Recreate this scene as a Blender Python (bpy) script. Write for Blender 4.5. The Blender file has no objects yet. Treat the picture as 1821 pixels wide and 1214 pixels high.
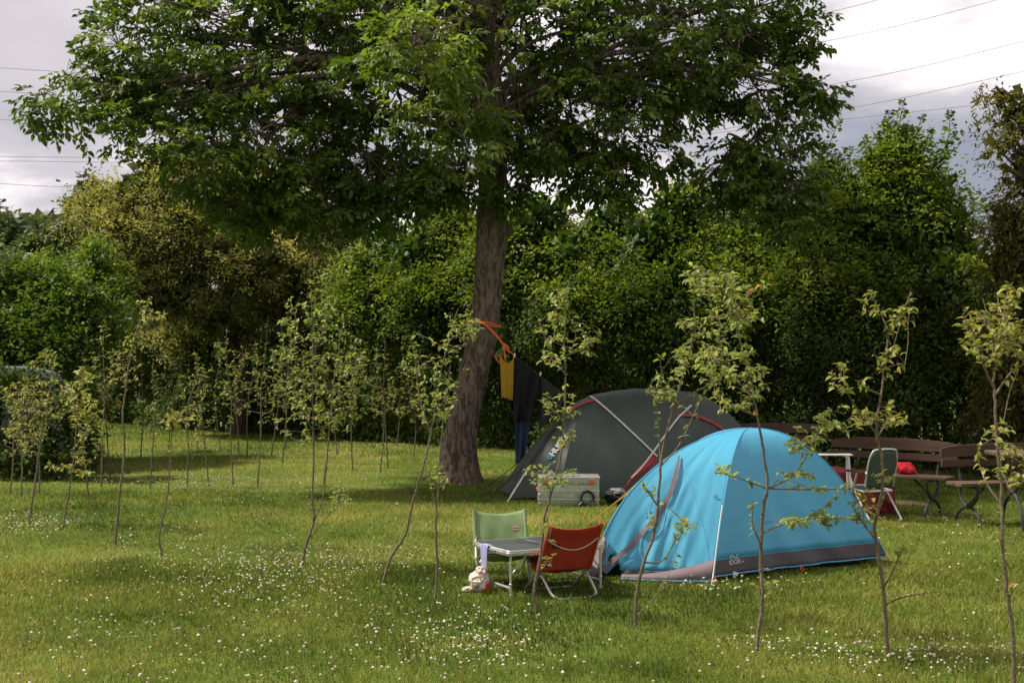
import bpy, math, random
import numpy as np
from mathutils import Vector, Matrix
from mathutils.bvhtree import BVHTree

# ------------------------------------------------------------------ camera, sky, sun
SC = bpy.context.scene
COL = SC.collection
F = 2529.0; CX = 910.5; CY = 607.0; HC = 1.8          # photo pixels: focal length, centre; camera height in metres
cam_d = bpy.data.cameras.new('camera'); cam = bpy.data.objects.new('camera', cam_d); COL.objects.link(cam)
cam_d.lens = 50.0; cam_d.sensor_width = 36.0; cam_d.clip_start = 0.1; cam_d.clip_end = 2000
cam.location = (0, 0, HC); cam.rotation_euler = (math.radians(90), 0, 0)
cam_d.dof.use_dof = True; cam_d.dof.focus_distance = 11.5; cam_d.dof.aperture_fstop = 5.6
SC.camera = cam
SUN_DIR = Vector((-0.62, 0.13, 0.775)).normalized()    # towards the sun
SUN_EL = math.asin(SUN_DIR.z); SUN_AZ = math.atan2(SUN_DIR.x, SUN_DIR.y)
SC.view_settings.view_transform = 'Standard'; SC.view_settings.look = 'None'
SC.view_settings.exposure = 0.85; SC.view_settings.gamma = 1.0
SC.cycles.max_bounces = 6; SC.cycles.diffuse_bounces = 3; SC.cycles.glossy_bounces = 2
SC.cycles.transmission_bounces = 4; SC.cycles.transparent_max_bounces = 4
SC.cycles.use_adaptive_sampling = True; SC.cycles.adaptive_threshold = 0.02

W = bpy.data.worlds.new('World'); SC.world = W; W.use_nodes = True
nt = W.node_tree; nt.nodes.clear()
def wn(t, **k):
    n = nt.nodes.new(t)
    for a, b in k.items(): setattr(n, a, b)
    return n
def build_world():
    L = nt.links.new
    out = wn('ShaderNodeOutputWorld'); mix = wn('ShaderNodeMixShader')
    sky = wn('ShaderNodeTexSky', sky_type='NISHITA'); sky.sun_disc = False
    sky.sun_elevation = SUN_EL; sky.sun_rotation = SUN_AZ; sky.air_density = 1.0; sky.dust_density = 1.5
    b1 = wn('ShaderNodeBackground'); b1.inputs['Strength'].default_value = 0.075
    b2 = wn('ShaderNodeBackground'); b2.inputs['Strength'].default_value = 0.77
    L(sky.outputs[0], b1.inputs['Color'])
    tc = wn('ShaderNodeTexCoord'); sep = wn('ShaderNodeSeparateXYZ'); L(tc.outputs['Generated'], sep.inputs[0])
    zc = wn('ShaderNodeMath', operation='ADD'); zc.inputs[1].default_value = 0.28; L(sep.outputs['Z'], zc.inputs[0])
    zm = wn('ShaderNodeMath', operation='MAXIMUM'); zm.inputs[1].default_value = 0.05; L(zc.outputs[0], zm.inputs[0])
    dx = wn('ShaderNodeMath', operation='DIVIDE'); L(sep.outputs['X'], dx.inputs[0]); L(zm.outputs[0], dx.inputs[1])
    dy = wn('ShaderNodeMath', operation='DIVIDE'); L(sep.outputs['Y'], dy.inputs[0]); L(zm.outputs[0], dy.inputs[1])
    cmb = wn('ShaderNodeCombineXYZ'); L(dx.outputs[0], cmb.inputs[0]); L(dy.outputs[0], cmb.inputs[1])
    def noise(scale, det, rough, off, dist=0.0):
        mp = wn('ShaderNodeMapping'); mp.inputs['Location'].default_value = off; L(cmb.outputs[0], mp.inputs[0])
        n = wn('ShaderNodeTexNoise'); n.inputs['Scale'].default_value = scale; n.inputs['Detail'].default_value = det
        n.inputs['Roughness'].default_value = rough; n.inputs['Distortion'].default_value = dist
        L(mp.outputs[0], n.inputs['Vector']); return n
    n1 = noise(1.5, 9, 0.52, (2.2, 9.4, 3.1), 0.15)
    n2 = noise(0.42, 4, 0.5, (7.7, -2.3, 2.0))
    ramp = wn('ShaderNodeValToRGB'); L(n1.outputs['Fac'], ramp.inputs[0])
    e = ramp.color_ramp.elements
    e[0].position = 0.39; e[0].color = (0.255, 0.275, 0.335, 1)
    e[1].position = 0.57; e[1].color = (0.93, 0.87, 0.87, 1)
    m = ramp.color_ramp.elements.new(0.50); m.color = (0.50, 0.475, 0.515, 1)
    # broad high veil, pale lilac on the left of the sky
    veil = wn('ShaderNodeMapRange'); L(sep.outputs['X'], veil.inputs[0])
    veil.inputs[1].default_value = -0.24; veil.inputs[2].default_value = 0.04; veil.inputs[3].default_value = 0.88; veil.inputs[4].default_value = 0.0
    vz = wn('ShaderNodeMapRange'); L(sep.outputs['Z'], vz.inputs[0])
    vz.inputs[1].default_value = 0.12; vz.inputs[2].default_value = 0.17; vz.inputs[3].default_value = 0.25; vz.inputs[4].default_value = 1.0
    vm = wn('ShaderNodeMath', operation='MULTIPLY'); L(veil.outputs[0], vm.inputs[0]); L(vz.outputs[0], vm.inputs[1])
    mc = wn('ShaderNodeMix', data_type='RGBA'); L(vm.outputs[0], mc.inputs[0]); L(ramp.outputs[0], mc.inputs[6])
    mc.inputs[7].default_value = (0.50, 0.465, 0.50, 1)
    L(mc.outputs[2], b2.inputs['Color'])
    cr = wn('ShaderNodeValToRGB'); L(n2.outputs['Fac'], cr.inputs[0])
    cr.color_ramp.elements[0].position = 0.30; cr.color_ramp.elements[0].color = (0.55, 0.55, 0.55, 1)
    cr.color_ramp.elements[1].position = 0.42; cr.color_ramp.elements[1].color = (1, 1, 1, 1)
    L(cr.outputs[0], mix.inputs[0]); L(b1.outputs[0], mix.inputs[1]); L(b2.outputs[0], mix.inputs[2])
    L(mix.outputs[0], out.inputs[0])
build_world()
sun_d = bpy.data.lights.new('sun', 'SUN'); sun_d.energy = 4.2; sun_d.angle = math.radians(2.5); sun_d.color = (1.0, 0.93, 0.80)
sun = bpy.data.objects.new('sun', sun_d); COL.objects.link(sun)
sun.rotation_euler = SUN_DIR.to_track_quat('Z', 'Y').to_euler(); sun.location = (-20, 5, 30)

# ------------------------------------------------------------------ helpers
def P(px, py, d): return Vector(((px - CX) / F * d, d, HC - (py - CY) / F * d))
def G(px, py):
    d = HC * F / (py - CY); return Vector(((px - CX) / F * d, d, 0.0))
def A3(p): return np.array(p, dtype=float)

def tag(o, label=None, cat=None, group=None, kind=None):
    if label: o['label'] = label
    if cat: o['category'] = cat
    if group: o['group'] = group
    if kind: o['kind'] = kind
    return o
def thing(name, label, cat, loc=(0, 0, 0), group=None):
    o = bpy.data.objects.new(name, None); COL.objects.link(o); o.location = loc; o.empty_display_size = 0.2
    return tag(o, label, cat, group)
def wpos(o):
    v = Vector((0, 0, 0))
    while o is not None: v += o.location; o = o.parent
    return v

class MB:
    def __init__(s): s.v = []; s.f = []
    def add(s, vs, fs):
        b = len(s.v); s.v.extend([tuple(v) for v in vs]); s.f.extend([tuple(i + b for i in f) for f in fs]); return s
    def box(s, c, size, M=None, bev=0.0):
        hx, hy, hz = size[0] / 2, size[1] / 2, size[2] / 2
        if bev <= 0:
            vs = [Vector((x, y, z)) for x in (-hx, hx) for y in (-hy, hy) for z in (-hz, hz)]
            fs = [(0, 1, 3, 2), (4, 6, 7, 5), (0, 4, 5, 1), (2, 3, 7, 6), (0, 2, 6, 4), (1, 5, 7, 3)]
        else:
            b = min(bev, hx * .9, hy * .9, hz * .9); vs = []; fs = []
            # rounded in all edges by a bmesh bevel
            import bmesh
            bm = bmesh.new(); bmesh.ops.create_cube(bm, size=1.0)
            for v in bm.verts: v.co = Vector((v.co.x * size[0], v.co.y * size[1], v.co.z * size[2]))
            bmesh.ops.bevel(bm, geom=bm.edges[:] + bm.verts[:], offset=b, segments=2, affect='EDGES', profile=0.6)
            bm.verts.ensure_lookup_table()
            vs = [v.co.copy() for v in bm.verts]; fs = [tuple(v.index for v in f.verts) for f in bm.faces]; bm.free()
        if M is not None: vs = [M @ v for v in vs]
        c = Vector(c); return s.add([v + c for v in vs], fs)
    def tube(s, pts, rad, n=8, cap=True, flat=None):
        pts = [Vector(p) for p in pts]; m = len(pts)
        if not hasattr(rad, '__len__'): rad = [rad] * m
        T = []
        for i in range(m):
            t = (pts[min(i + 1, m - 1)] - pts[max(i - 1, 0)])
            T.append(t.normalized() if t.length > 1e-9 else Vector((0, 0, 1)))
        ref = Vector((0, 0, 1)) if abs(T[0].z) < 0.9 else Vector((1, 0, 0))
        N = (ref - T[0] * ref.dot(T[0])).normalized(); vs = []
        for i in range(m):
            N = (N - T[i] * N.dot(T[i]))
            N = N.normalized() if N.length > 1e-6 else T[i].orthogonal().normalized()
            B = T[i].cross(N)
            for k in range(n):
                a = 2 * math.pi * k / n; fl = flat if flat else 1.0
                vs.append(pts[i] + N * (math.cos(a) * rad[i]) + B * (math.sin(a) * rad[i] * fl))
        fs = [(i * n + k, i * n + (k + 1) % n, (i + 1) * n + (k + 1) % n, (i + 1) * n + k) for i in range(m - 1) for k in range(n)]
        if cap and n > 2: fs += [tuple(range(n - 1, -1, -1)), tuple((m - 1) * n + k for k in range(n))]
        return s.add(vs, fs)
    def grid(s, rows, close=False):
        m = len(rows); n = len(rows[0]); vs = [p for r in rows for p in r]
        fs = [(i * n + j, i * n + (j + 1) % n, (i + 1) * n + (j + 1) % n, (i + 1) * n + j) for i in range(m - 1) for j in range(n if close else n - 1)]
        return s.add(vs, fs)
    def prism(s, poly, y0, y1):      # poly in (x, z), extruded along y
        n = len(poly); vs = [Vector((x, y0, z)) for x, z in poly] + [Vector((x, y1, z)) for x, z in poly]
        fs = [tuple(range(n)), tuple(range(2 * n - 1, n - 1, -1))] + [(i, n + i, n + (i + 1) % n, (i + 1) % n) for i in range(n)]
        return s.add(vs, fs)
    def ball(s, c, r, n=10, m=7, sc=(1, 1, 1)):
        c = Vector(c); rows = []
        for i in range(m + 1):
            a = math.pi * i / m
            rows.append([c + Vector((math.sin(a) * math.cos(2 * math.pi * k / n) * r * sc[0], math.sin(a) * math.sin(2 * math.pi * k / n) * r * sc[1], -math.cos(a) * r * sc[2])) for k in range(n)])
        return s.grid(rows, close=True)
    def build(s, name, mat, parent=None, smooth=True, loc=None, solid=0.0, recalc=True):
        base = wpos(parent) if parent is not None else Vector(loc if loc is not None else (0, 0, 0))
        me = bpy.data.meshes.new(name); me.from_pydata([tuple(Vector(v) - base) for v in s.v], [], s.f)
        if recalc:
            import bmesh
            bm = bmesh.new(); bm.from_mesh(me); bmesh.ops.recalc_face_normals(bm, faces=bm.faces[:]); bm.to_mesh(me); bm.free()
        if smooth:
            me.polygons.foreach_set('use_smooth', [True] * len(me.polygons))
            try: me.set_sharp_from_angle(angle=math.radians(38))
            except Exception: pass
        me.materials.append(mat); o = bpy.data.objects.new(name, me); COL.objects.link(o)
        if parent is not None: o.parent = parent
        else: o.location = base
        if solid:
            md = o.modifiers.new('thickness', 'SOLIDIFY'); md.thickness = solid; md.offset = 0
        return o

def curve_pts(ctrl, n=8):
    """Catmull-Rom through control points"""
    c = [Vector(p) for p in ctrl]; out = []
    if len(c) < 3: n0 = n; return [c[0].lerp(c[-1], i / n0) for i in range(n0 + 1)]
    c = [c[0] * 2 - c[1]] + c + [c[-1] * 2 - c[-2]]
    for i in range(1, len(c) - 2):
        for k in range(n):
            t = k / n; p0, p1, p2, p3 = c[i - 1], c[i], c[i + 1], c[i + 2]
            out.append(0.5 * ((2 * p1) + (p2 - p0) * t + (2 * p0 - 5 * p1 + 4 * p2 - p3) * t * t + (3 * p1 - p0 - 3 * p2 + p3) * t ** 3))
    out.append(c[-2]); return out

def np_mesh(name, V, T, mat, parent=None, tint=None, loc=(0, 0, 0), smooth=False):
    base = A3(wpos(parent)) if parent is not None else A3(loc)
    V = np.asarray(V, dtype=np.float32).reshape(-1, 3) - base.astype(np.float32); T = np.asarray(T, dtype=np.int32).reshape(-1, 3)
    me = bpy.data.meshes.new(name)
    me.vertices.add(len(V)); me.vertices.foreach_set('co', V.ravel())
    me.loops.add(T.size); me.loops.foreach_set('vertex_index', T.ravel())
    me.polygons.add(len(T)); me.polygons.foreach_set('loop_start', np.arange(0, T.size, 3, dtype=np.int32))
    if tint is not None:
        a = me.attributes.new('tint', 'FLOAT', 'POINT'); a.data.foreach_set('value', np.asarray(tint, dtype=np.float32).ravel())
    me.update(calc_edges=True)
    if smooth: me.polygons.foreach_set('use_smooth', np.ones(len(T), dtype=bool))
    me.materials.append(mat)
    o = bpy.data.objects.new(name, me); COL.objects.link(o)
    if parent is not None: o.parent = parent
    else: o.location = loc
    return o

def unit(v): return v / np.maximum(np.linalg.norm(v, axis=-1, keepdims=True), 1e-9)

def hash2(i, j, s):
    h = np.sin(i * 127.1 + j * 311.7 + s * 74.7) * 43758.5453
    return h - np.floor(h)
def vnoise(x, y, s=0):
    x = np.asarray(x, float); y = np.asarray(y, float)
    i = np.floor(x); j = np.floor(y); u = x - i; v = y - j; u = u * u * (3 - 2 * u); v = v * v * (3 - 2 * v)
    return (hash2(i, j, s) * (1 - u) + hash2(i + 1, j, s) * u) * (1 - v) + (hash2(i, j + 1, s) * (1 - u) + hash2(i + 1, j + 1, s) * u) * v
def fbm(x, y, s=0, o=4):
    t = 0; a = 0.5; x = np.asarray(x, float); y = np.asarray(y, float)
    for k in range(o): t = t + a * vnoise(x * 2 ** k, y * 2 ** k, s + k * 13); a *= .5
    return t / (1 - .5 ** o)

# ------------------------------------------------------------------ materials
def new_mat(name):
    m = bpy.data.materials.new(name); m.use_nodes = True; m.node_tree.nodes.clear(); return m
def pmat(name, c1, c2=None, scale=8.0, rough=0.7, bump=0.0, bscale=60.0, metal=0.0, transl=0.0, spec=0.4, stretch=(1, 1, 1), detail=6, sheen=0.0, weave=0.0):
    m = new_mat(name); t = m.node_tree; L = t.links.new; N = t.nodes.new
    out = N('ShaderNodeOutputMaterial'); b = N('ShaderNodeBsdfPrincipled'); tc = N('ShaderNodeTexCoord'); mp = N('ShaderNodeMapping')
    mp.inputs['Scale'].default_value = stretch; L(tc.outputs['Object'], mp.inputs[0])
    n = N('ShaderNodeTexNoise'); n.inputs['Scale'].default_value = scale; n.inputs['Detail'].default_value = detail; L(mp.outputs[0], n.inputs['Vector'])
    c2 = c2 or tuple(x * 0.8 for x in c1); r = N('ShaderNodeValToRGB'); L(n.outputs['Fac'], r.inputs[0])
    r.color_ramp.elements[0].position = 0.33; r.color_ramp.elements[0].color = (*c2, 1); r.color_ramp.elements[1].position = 0.67; r.color_ramp.elements[1].color = (*c1, 1)
    L(r.outputs[0], b.inputs['Base Color']); b.inputs['Roughness'].default_value = rough; b.inputs['Metallic'].default_value = metal
    b.inputs['Specular IOR Level'].default_value = spec
    if sheen: b.inputs['Sheen Weight'].default_value = sheen
    if bump:
        bn = N('ShaderNodeTexNoise'); bn.inputs['Scale'].default_value = bscale; bn.inputs['Detail'].default_value = 4; L(mp.outputs[0], bn.inputs['Vector'])
        bp = N('ShaderNodeBump'); bp.inputs['Strength'].default_value = bump; bp.inputs['Distance'].default_value = 0.01; L(bn.outputs['Fac'], bp.inputs['Height']); L(bp.outputs[0], b.inputs['Normal'])
    if transl:
        tr = N('ShaderNodeBsdfTranslucent'); L(r.outputs[0], tr.inputs['Color']); mx = N('ShaderNodeMixShader'); mx.inputs[0].default_value = transl
        L(b.outputs[0], mx.inputs[1]); L(tr.outputs[0], mx.inputs[2]); L(mx.outputs[0], out.inputs[0])
    else: L(b.outputs[0], out.inputs[0])
    return m
def leafmat(name, stops, transl=0.4, rough=0.5, tboost=(1.35, 1.3, 0.6), spec=0.35):
    """stops: list of (pos, rgb) over the per-leaf tint"""
    m = new_mat(name); t = m.node_tree; L = t.links.new; N = t.nodes.new
    out = N('ShaderNodeOutputMaterial'); b = N('ShaderNodeBsdfPrincipled'); at = N('ShaderNodeAttribute'); at.attribute_name = 'tint'
    r = N('ShaderNodeValToRGB'); L(at.outputs['Fac'], r.inputs[0]); els = r.color_ramp.elements
    els[0].position = stops[0][0]; els[0].color = (*stops[0][1], 1); els[1].position = stops[-1][0]; els[1].color = (*stops[-1][1], 1)
    for p_, c in stops[1:-1]: e = els.new(p_); e.color = (*c, 1)
    L(r.outputs[0], b.inputs['Base Color']); b.inputs['Roughness'].default_value = rough; b.inputs['Specular IOR Level'].default_value = spec
    mul = N('ShaderNodeMix'); mul.data_type = 'RGBA'; mul.blend_type = 'MULTIPLY'; mul.inputs[0].default_value = 1.0; L(r.outputs[0], mul.inputs[6]); mul.inputs[7].default_value = (*tboost, 1)
    tr = N('ShaderNodeBsdfTranslucent'); L(mul.outputs[2], tr.inputs['Color']); mx = N('ShaderNodeMixShader'); mx.inputs[0].default_value = transl
    L(b.outputs[0], mx.inputs[1]); L(tr.outputs[0], mx.inputs[2]); L(mx.outputs[0], out.inputs[0]); return m
def bark_mat(name, c1, c2, c3, vs=24.0):
    m = new_mat(name); t = m.node_tree; L = t.links.new; N = t.nodes.new
    out = N('ShaderNodeOutputMaterial'); b = N('ShaderNodeBsdfPrincipled'); tc = N('ShaderNodeTexCoord'); mp = N('ShaderNodeMapping')
    mp.inputs['Scale'].default_value = (1, 1, 0.28); L(tc.outputs['Object'], mp.inputs[0])
    n = N('ShaderNodeTexNoise'); n.inputs['Scale'].default_value = vs; n.inputs['Detail'].default_value = 9; n.inputs['Roughness'].default_value = 0.65; n.inputs['Distortion'].default_value = 0.6; L(mp.outputs[0], n.inputs['Vector'])
    r = N('ShaderNodeValToRGB'); L(n.outputs['Fac'], r.inputs[0]); e = r.color_ramp.elements
    e[0].position = 0.42; e[0].color = (*c2, 1); e[1].position = 0.58; e[1].color = (*c1, 1)
    n2 = N('ShaderNodeTexNoise'); n2.inputs['Scale'].default_value = 3.0; n2.inputs['Detail'].default_value = 5; L(tc.outputs['Object'], n2.inputs['Vector'])
    r2 = N('ShaderNodeValToRGB'); L(n2.outputs['Fac'], r2.inputs[0]); r2.color_ramp.elements[0].position = 0.56; r2.color_ramp.elements[0].color = (0, 0, 0, 1); r2.color_ramp.elements[1].position = 0.75; r2.color_ramp.elements[1].color = (.7, .7, .7, 1)
    mx = N('ShaderNodeMix'); mx.data_type = 'RGBA'; L(r2.outputs[0], mx.inputs[0]); L(r.outputs[0], mx.inputs[6]); mx.inputs[7].default_value = (*c3, 1)
    L(mx.outputs[2], b.inputs['Base Color']); b.inputs['Roughness'].default_value = 0.92; b.inputs['Specular IOR Level'].default_value = 0.15
    bp = N('ShaderNodeBump'); bp.inputs['Strength'].default_value = 0.9; bp.inputs['Distance'].default_value = 0.06; L(n.outputs['Fac'], bp.inputs['Height']); L(bp.outputs[0], b.inputs['Normal'])
    L(b.outputs[0], out.inputs[0]); return m

M = {}
M['bark'] = bark_mat('walnut_bark', (0.235, 0.182, 0.138), (0.075, 0.056, 0.042), (0.17, 0.125, 0.07))
M['bark2'] = bark_mat('dark_bark', (0.09, 0.06, 0.045), (0.035, 0.024, 0.02), (0.06, 0.05, 0.03))
M['stem'] = pmat('sapling_bark', (0.19, 0.15, 0.10), (0.09, 0.068, 0.042), scale=60, rough=0.85, bump=0.5, bscale=150)
M['walnut'] = leafmat('walnut_leaf', [(0.0, (0.030, 0.060, 0.008)), (0.5, (0.062, 0.106, 0.015)), (0.8, (0.11, 0.168, 0.026)), (1.0, (0.21, 0.26, 0.055))], transl=0.42, spec=.28, tboost=(1.35, 1.35, .5))
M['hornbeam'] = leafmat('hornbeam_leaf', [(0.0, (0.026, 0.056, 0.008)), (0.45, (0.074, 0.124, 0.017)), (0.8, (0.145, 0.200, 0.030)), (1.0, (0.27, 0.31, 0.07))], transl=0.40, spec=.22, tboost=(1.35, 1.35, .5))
M['hedge'] = leafmat('hedge_leaf', [(0.0, (0.032, 0.054, 0.012)), (0.6, (0.082, 0.130, 0.024)), (0.94, (0.155, 0.205, 0.045)), (1.0, (0.16, 0.085, 0.045))], transl=0.30, spec=.12, rough=.7)
M['olive'] = leafmat('olive_tree_leaf', [(0.0, (0.055, 0.068, 0.020)), (0.45, (0.118, 0.138, 0.036)), (0.8, (0.235, 0.245, 0.080)), (1.0, (0.42, 0.39, 0.17))], transl=0.38, spec=.18)
M['lime'] = leafmat('light_green_leaf', [(0.0, (0.035, 0.070, 0.012)), (0.5, (0.090, 0.152, 0.022)), (1.0, (0.20, 0.26, 0.045))], transl=0.42, spec=.18)
M['far'] = leafmat('far_leaf', [(0.0, (0.05, 0.075, 0.03)), (0.6, (0.085, 0.115, 0.04)), (1.0, (0.14, 0.155, 0.06))], transl=0.3)
M['brown'] = leafmat('bronze_leaf', [(0.0, (0.052, 0.056, 0.016)), (0.5, (0.110, 0.112, 0.028)), (1.0, (0.23, 0.185, 0.055))], transl=0.40, spec=.2)
M['young'] = leafmat('young_leaf', [(0.0, (0.12, 0.165, 0.032)), (0.5, (0.235, 0.285, 0.060)), (0.93, (0.38, 0.40, 0.10)), (1.0, (0.42, 0.26, 0.08))], transl=0.48, tboost=(1.3, 1.3, .8))
M['yellowing'] = leafmat('yellowing_leaf', [(0.0, (0.13, 0.15, 0.028)), (0.5, (0.25, 0.265, 0.048)), (0.9, (0.40, 0.37, 0.075)), (1.0, (0.40, 0.20, 0.06))], transl=0.45, tboost=(1.3, 1.3, .8))
M['grass'] = leafmat('grass_blade', [(0.0, (0.036, 0.060, 0.012)), (0.42, (0.112, 0.154, 0.026)), (0.75, (0.215, 0.222, 0.048)), (1.0, (0.42, 0.35, 0.13))], transl=0.36, rough=0.7, tboost=(1.3, 1.25, .65), spec=.10)
M['clover'] = leafmat('clover_blossom', [(0.0, (0.42, 0.29, 0.22)), (0.4, (0.58, 0.48, 0.37)), (1.0, (0.82, 0.78, 0.68))], transl=0.2, tboost=(1, 1, 1))
M['blue'] = pmat('blue_tent_nylon', (0.092, 0.425, 0.620), (0.084, 0.40, 0.595), scale=3, rough=0.42, bump=0.6, bscale=6, transl=0.28, stretch=(1, 1, .35), spec=0.5)
M['flap'] = pmat('grey_brown_nylon', (0.062, 0.050, 0.054), (0.048, 0.040, 0.043), scale=5, rough=0.55, bump=0.25, bscale=14, spec=0.4)
M['trim'] = pmat('mauve_grey_trim', (0.155, 0.112, 0.125), (0.125, 0.09, 0.10), scale=9, rough=0.6, bump=0.2, bscale=30)
M['hem'] = pmat('blue_hem_tape', (0.10, 0.33, 0.55), rough=0.55)
M['dgreen'] = pmat('dark_green_nylon', (0.040, 0.058, 0.045), (0.030, 0.044, 0.035), scale=2.5, rough=0.5, bump=0.15, bscale=8, transl=0.08, spec=0.45)
M['dgreen2'] = pmat('dark_seam_nylon', (0.012, 0.014, 0.012), rough=0.6)
M['red'] = pmat('red_tent_fabric', (0.36, 0.032, 0.030), (0.28, 0.026, 0.026), rough=0.6, bump=0.15, bscale=20)
M['alu'] = pmat('brushed_aluminium', (0.62, 0.61, 0.57), (0.50, 0.50, 0.47), scale=30, rough=0.38, metal=0.75, bump=0.1, bscale=80)
M['alubox'] = pmat('case_aluminium', (0.40, 0.41, 0.31), (0.31, 0.33, 0.25), scale=22, rough=0.48, metal=0.6, bump=0.35, bscale=120)
M['pole'] = pmat('pale_pole', (0.66, 0.62, 0.56), (0.52, 0.48, 0.43), scale=30, rough=0.5)
M['orange'] = pmat('orange_webbing', (0.85, 0.155, 0.03), (0.72, 0.12, 0.025), scale=60, rough=0.6)
M['yrope'] = pmat('yellow_guy_rope', (0.72, 0.42, 0.10), (0.56, 0.30, 0.07), scale=80, rough=0.7)
M['darkrope'] = pmat('dark_guy_rope', (0.03, 0.03, 0.025), rough=0.8)
M['tabletop'] = pmat('table_top_laminate', (0.050, 0.056, 0.062), (0.040, 0.045, 0.050), scale=40, rough=0.42, spec=0.5)
M['gchair'] = pmat('sage_green_canvas', (0.225, 0.31, 0.135), (0.185, 0.265, 0.11), scale=6, rough=0.85, bump=0.3, bscale=300, transl=0.18)
M['rchair'] = pmat('red_canvas', (0.44, 0.048, 0.020), (0.36, 0.036, 0.015), scale=6, rough=0.85, bump=0.3, bscale=300, transl=0.15)
M['rdark'] = pmat('dark_red_canvas', (0.10, 0.014, 0.01), rough=0.9)
M['cord'] = pmat('white_cord', (0.62, 0.52, 0.44), rough=0.8)
M['white'] = pmat('white_plastic', (0.80, 0.78, 0.74), (0.72, 0.70, 0.66), rough=0.5)
M['patch'] = pmat('pink_beige_patch', (0.48, 0.33, 0.27), rough=0.8)
M['black'] = pmat('black_rubber', (0.014, 0.014, 0.014), (0.009, 0.009, 0.009), rough=0.5)
M['blackcloth'] = pmat('black_cotton', (0.010, 0.010, 0.010), (0.007, 0.007, 0.007), scale=10, rough=0.95, bump=0.4, bscale=30)
M['greycloth'] = pmat('charcoal_cotton', (0.030, 0.030, 0.029), (0.022, 0.022, 0.022), scale=10, rough=0.95, bump=0.4, bscale=30)
M['greybag'] = pmat('grey_crinkled_fabric', (0.23, 0.22, 0.21), (0.10, 0.10, 0.10), scale=20, rough=0.7, bump=0.6, bscale=45)
M['mustard'] = pmat('mustard_ribbed_cotton', (0.44, 0.26, 0.014), (0.37, 0.215, 0.012), scale=5, rough=0.9, bump=0.3, bscale=60, stretch=(3, 3, .3), transl=0.15)
M['jeans'] = pmat('blue_denim', (0.030, 0.055, 0.105), (0.018, 0.034, 0.07), scale=30, rough=0.9)
M['lilac'] = pmat('lilac_cloth', (0.42, 0.42, 0.66), (0.32, 0.32, 0.56), scale=30, rough=0.85, transl=0.2, stretch=(1, 1, .2))
M['bag'] = pmat('cream_plastic_bag', (0.78, 0.70, 0.64), (0.66, 0.52, 0.44), scale=9, rough=0.35, bump=0.5, bscale=18, transl=0.25)
M['bagred'] = pmat('red_packet', (0.42, 0.035, 0.025), rough=0.45)
M['bagblue'] = pmat('blue_bag_print', (0.16, 0.22, 0.36), rough=0.5)
M['benchwood'] = pmat('brown_stained_wood', (0.078, 0.040, 0.024), (0.044, 0.023, 0.014), scale=7, rough=0.62, bump=0.4, bscale=30, stretch=(.4, 5, 5), spec=0.4)
M['seatwood'] = pmat('weathered_seat_wood', (0.13, 0.082, 0.055), (0.066, 0.040, 0.028), scale=9, rough=0.6, bump=0.4, bscale=30, stretch=(.4, 5, 5))
M['iron'] = pmat('grey_cast_iron', (0.052, 0.052, 0.050), (0.028, 0.028, 0.027), scale=20, rough=0.55, metal=0.3)
M['clothr'] = pmat('bright_red_fleece', (0.60, 0.022, 0.035), (0.42, 0.014, 0.024), scale=12, rough=0.9, bump=0.5, bscale=40)
M['maroon'] = pmat('maroon_blanket', (0.115, 0.007, 0.007), (0.08, 0.005, 0.005), scale=12, rough=0.9, bump=0.5, bscale=30)
M['deckgreen'] = pmat('grey_green_textile', (0.060, 0.078, 0.066), (0.048, 0.064, 0.055), scale=20, rough=0.75, bump=0.3, bscale=250)
M['carpaint'] = pmat('silver_car_paint', (0.42, 0.43, 0.46), (0.38, 0.39, 0.42), scale=2, rough=0.28, metal=0.5, spec=0.6)
M['carglass'] = pmat('dark_car_glass', (0.012, 0.014, 0.016), rough=0.06, spec=0.8)
M['chrome'] = pmat('alloy_rim', (0.62, 0.62, 0.64), rough=0.25, metal=0.85)
M['taillight'] = pmat('red_lens', (0.30, 0.01, 0.01), rough=0.15)
M['wire'] = pmat('aged_power_cable', (0.28, 0.28, 0.30), rough=0.7)
M['logo'] = pmat('white_print', (0.74, 0.73, 0.70), rough=0.6)
M['logoblue'] = pmat('blue_print', (0.10, 0.34, 0.50), rough=0.6)

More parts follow.
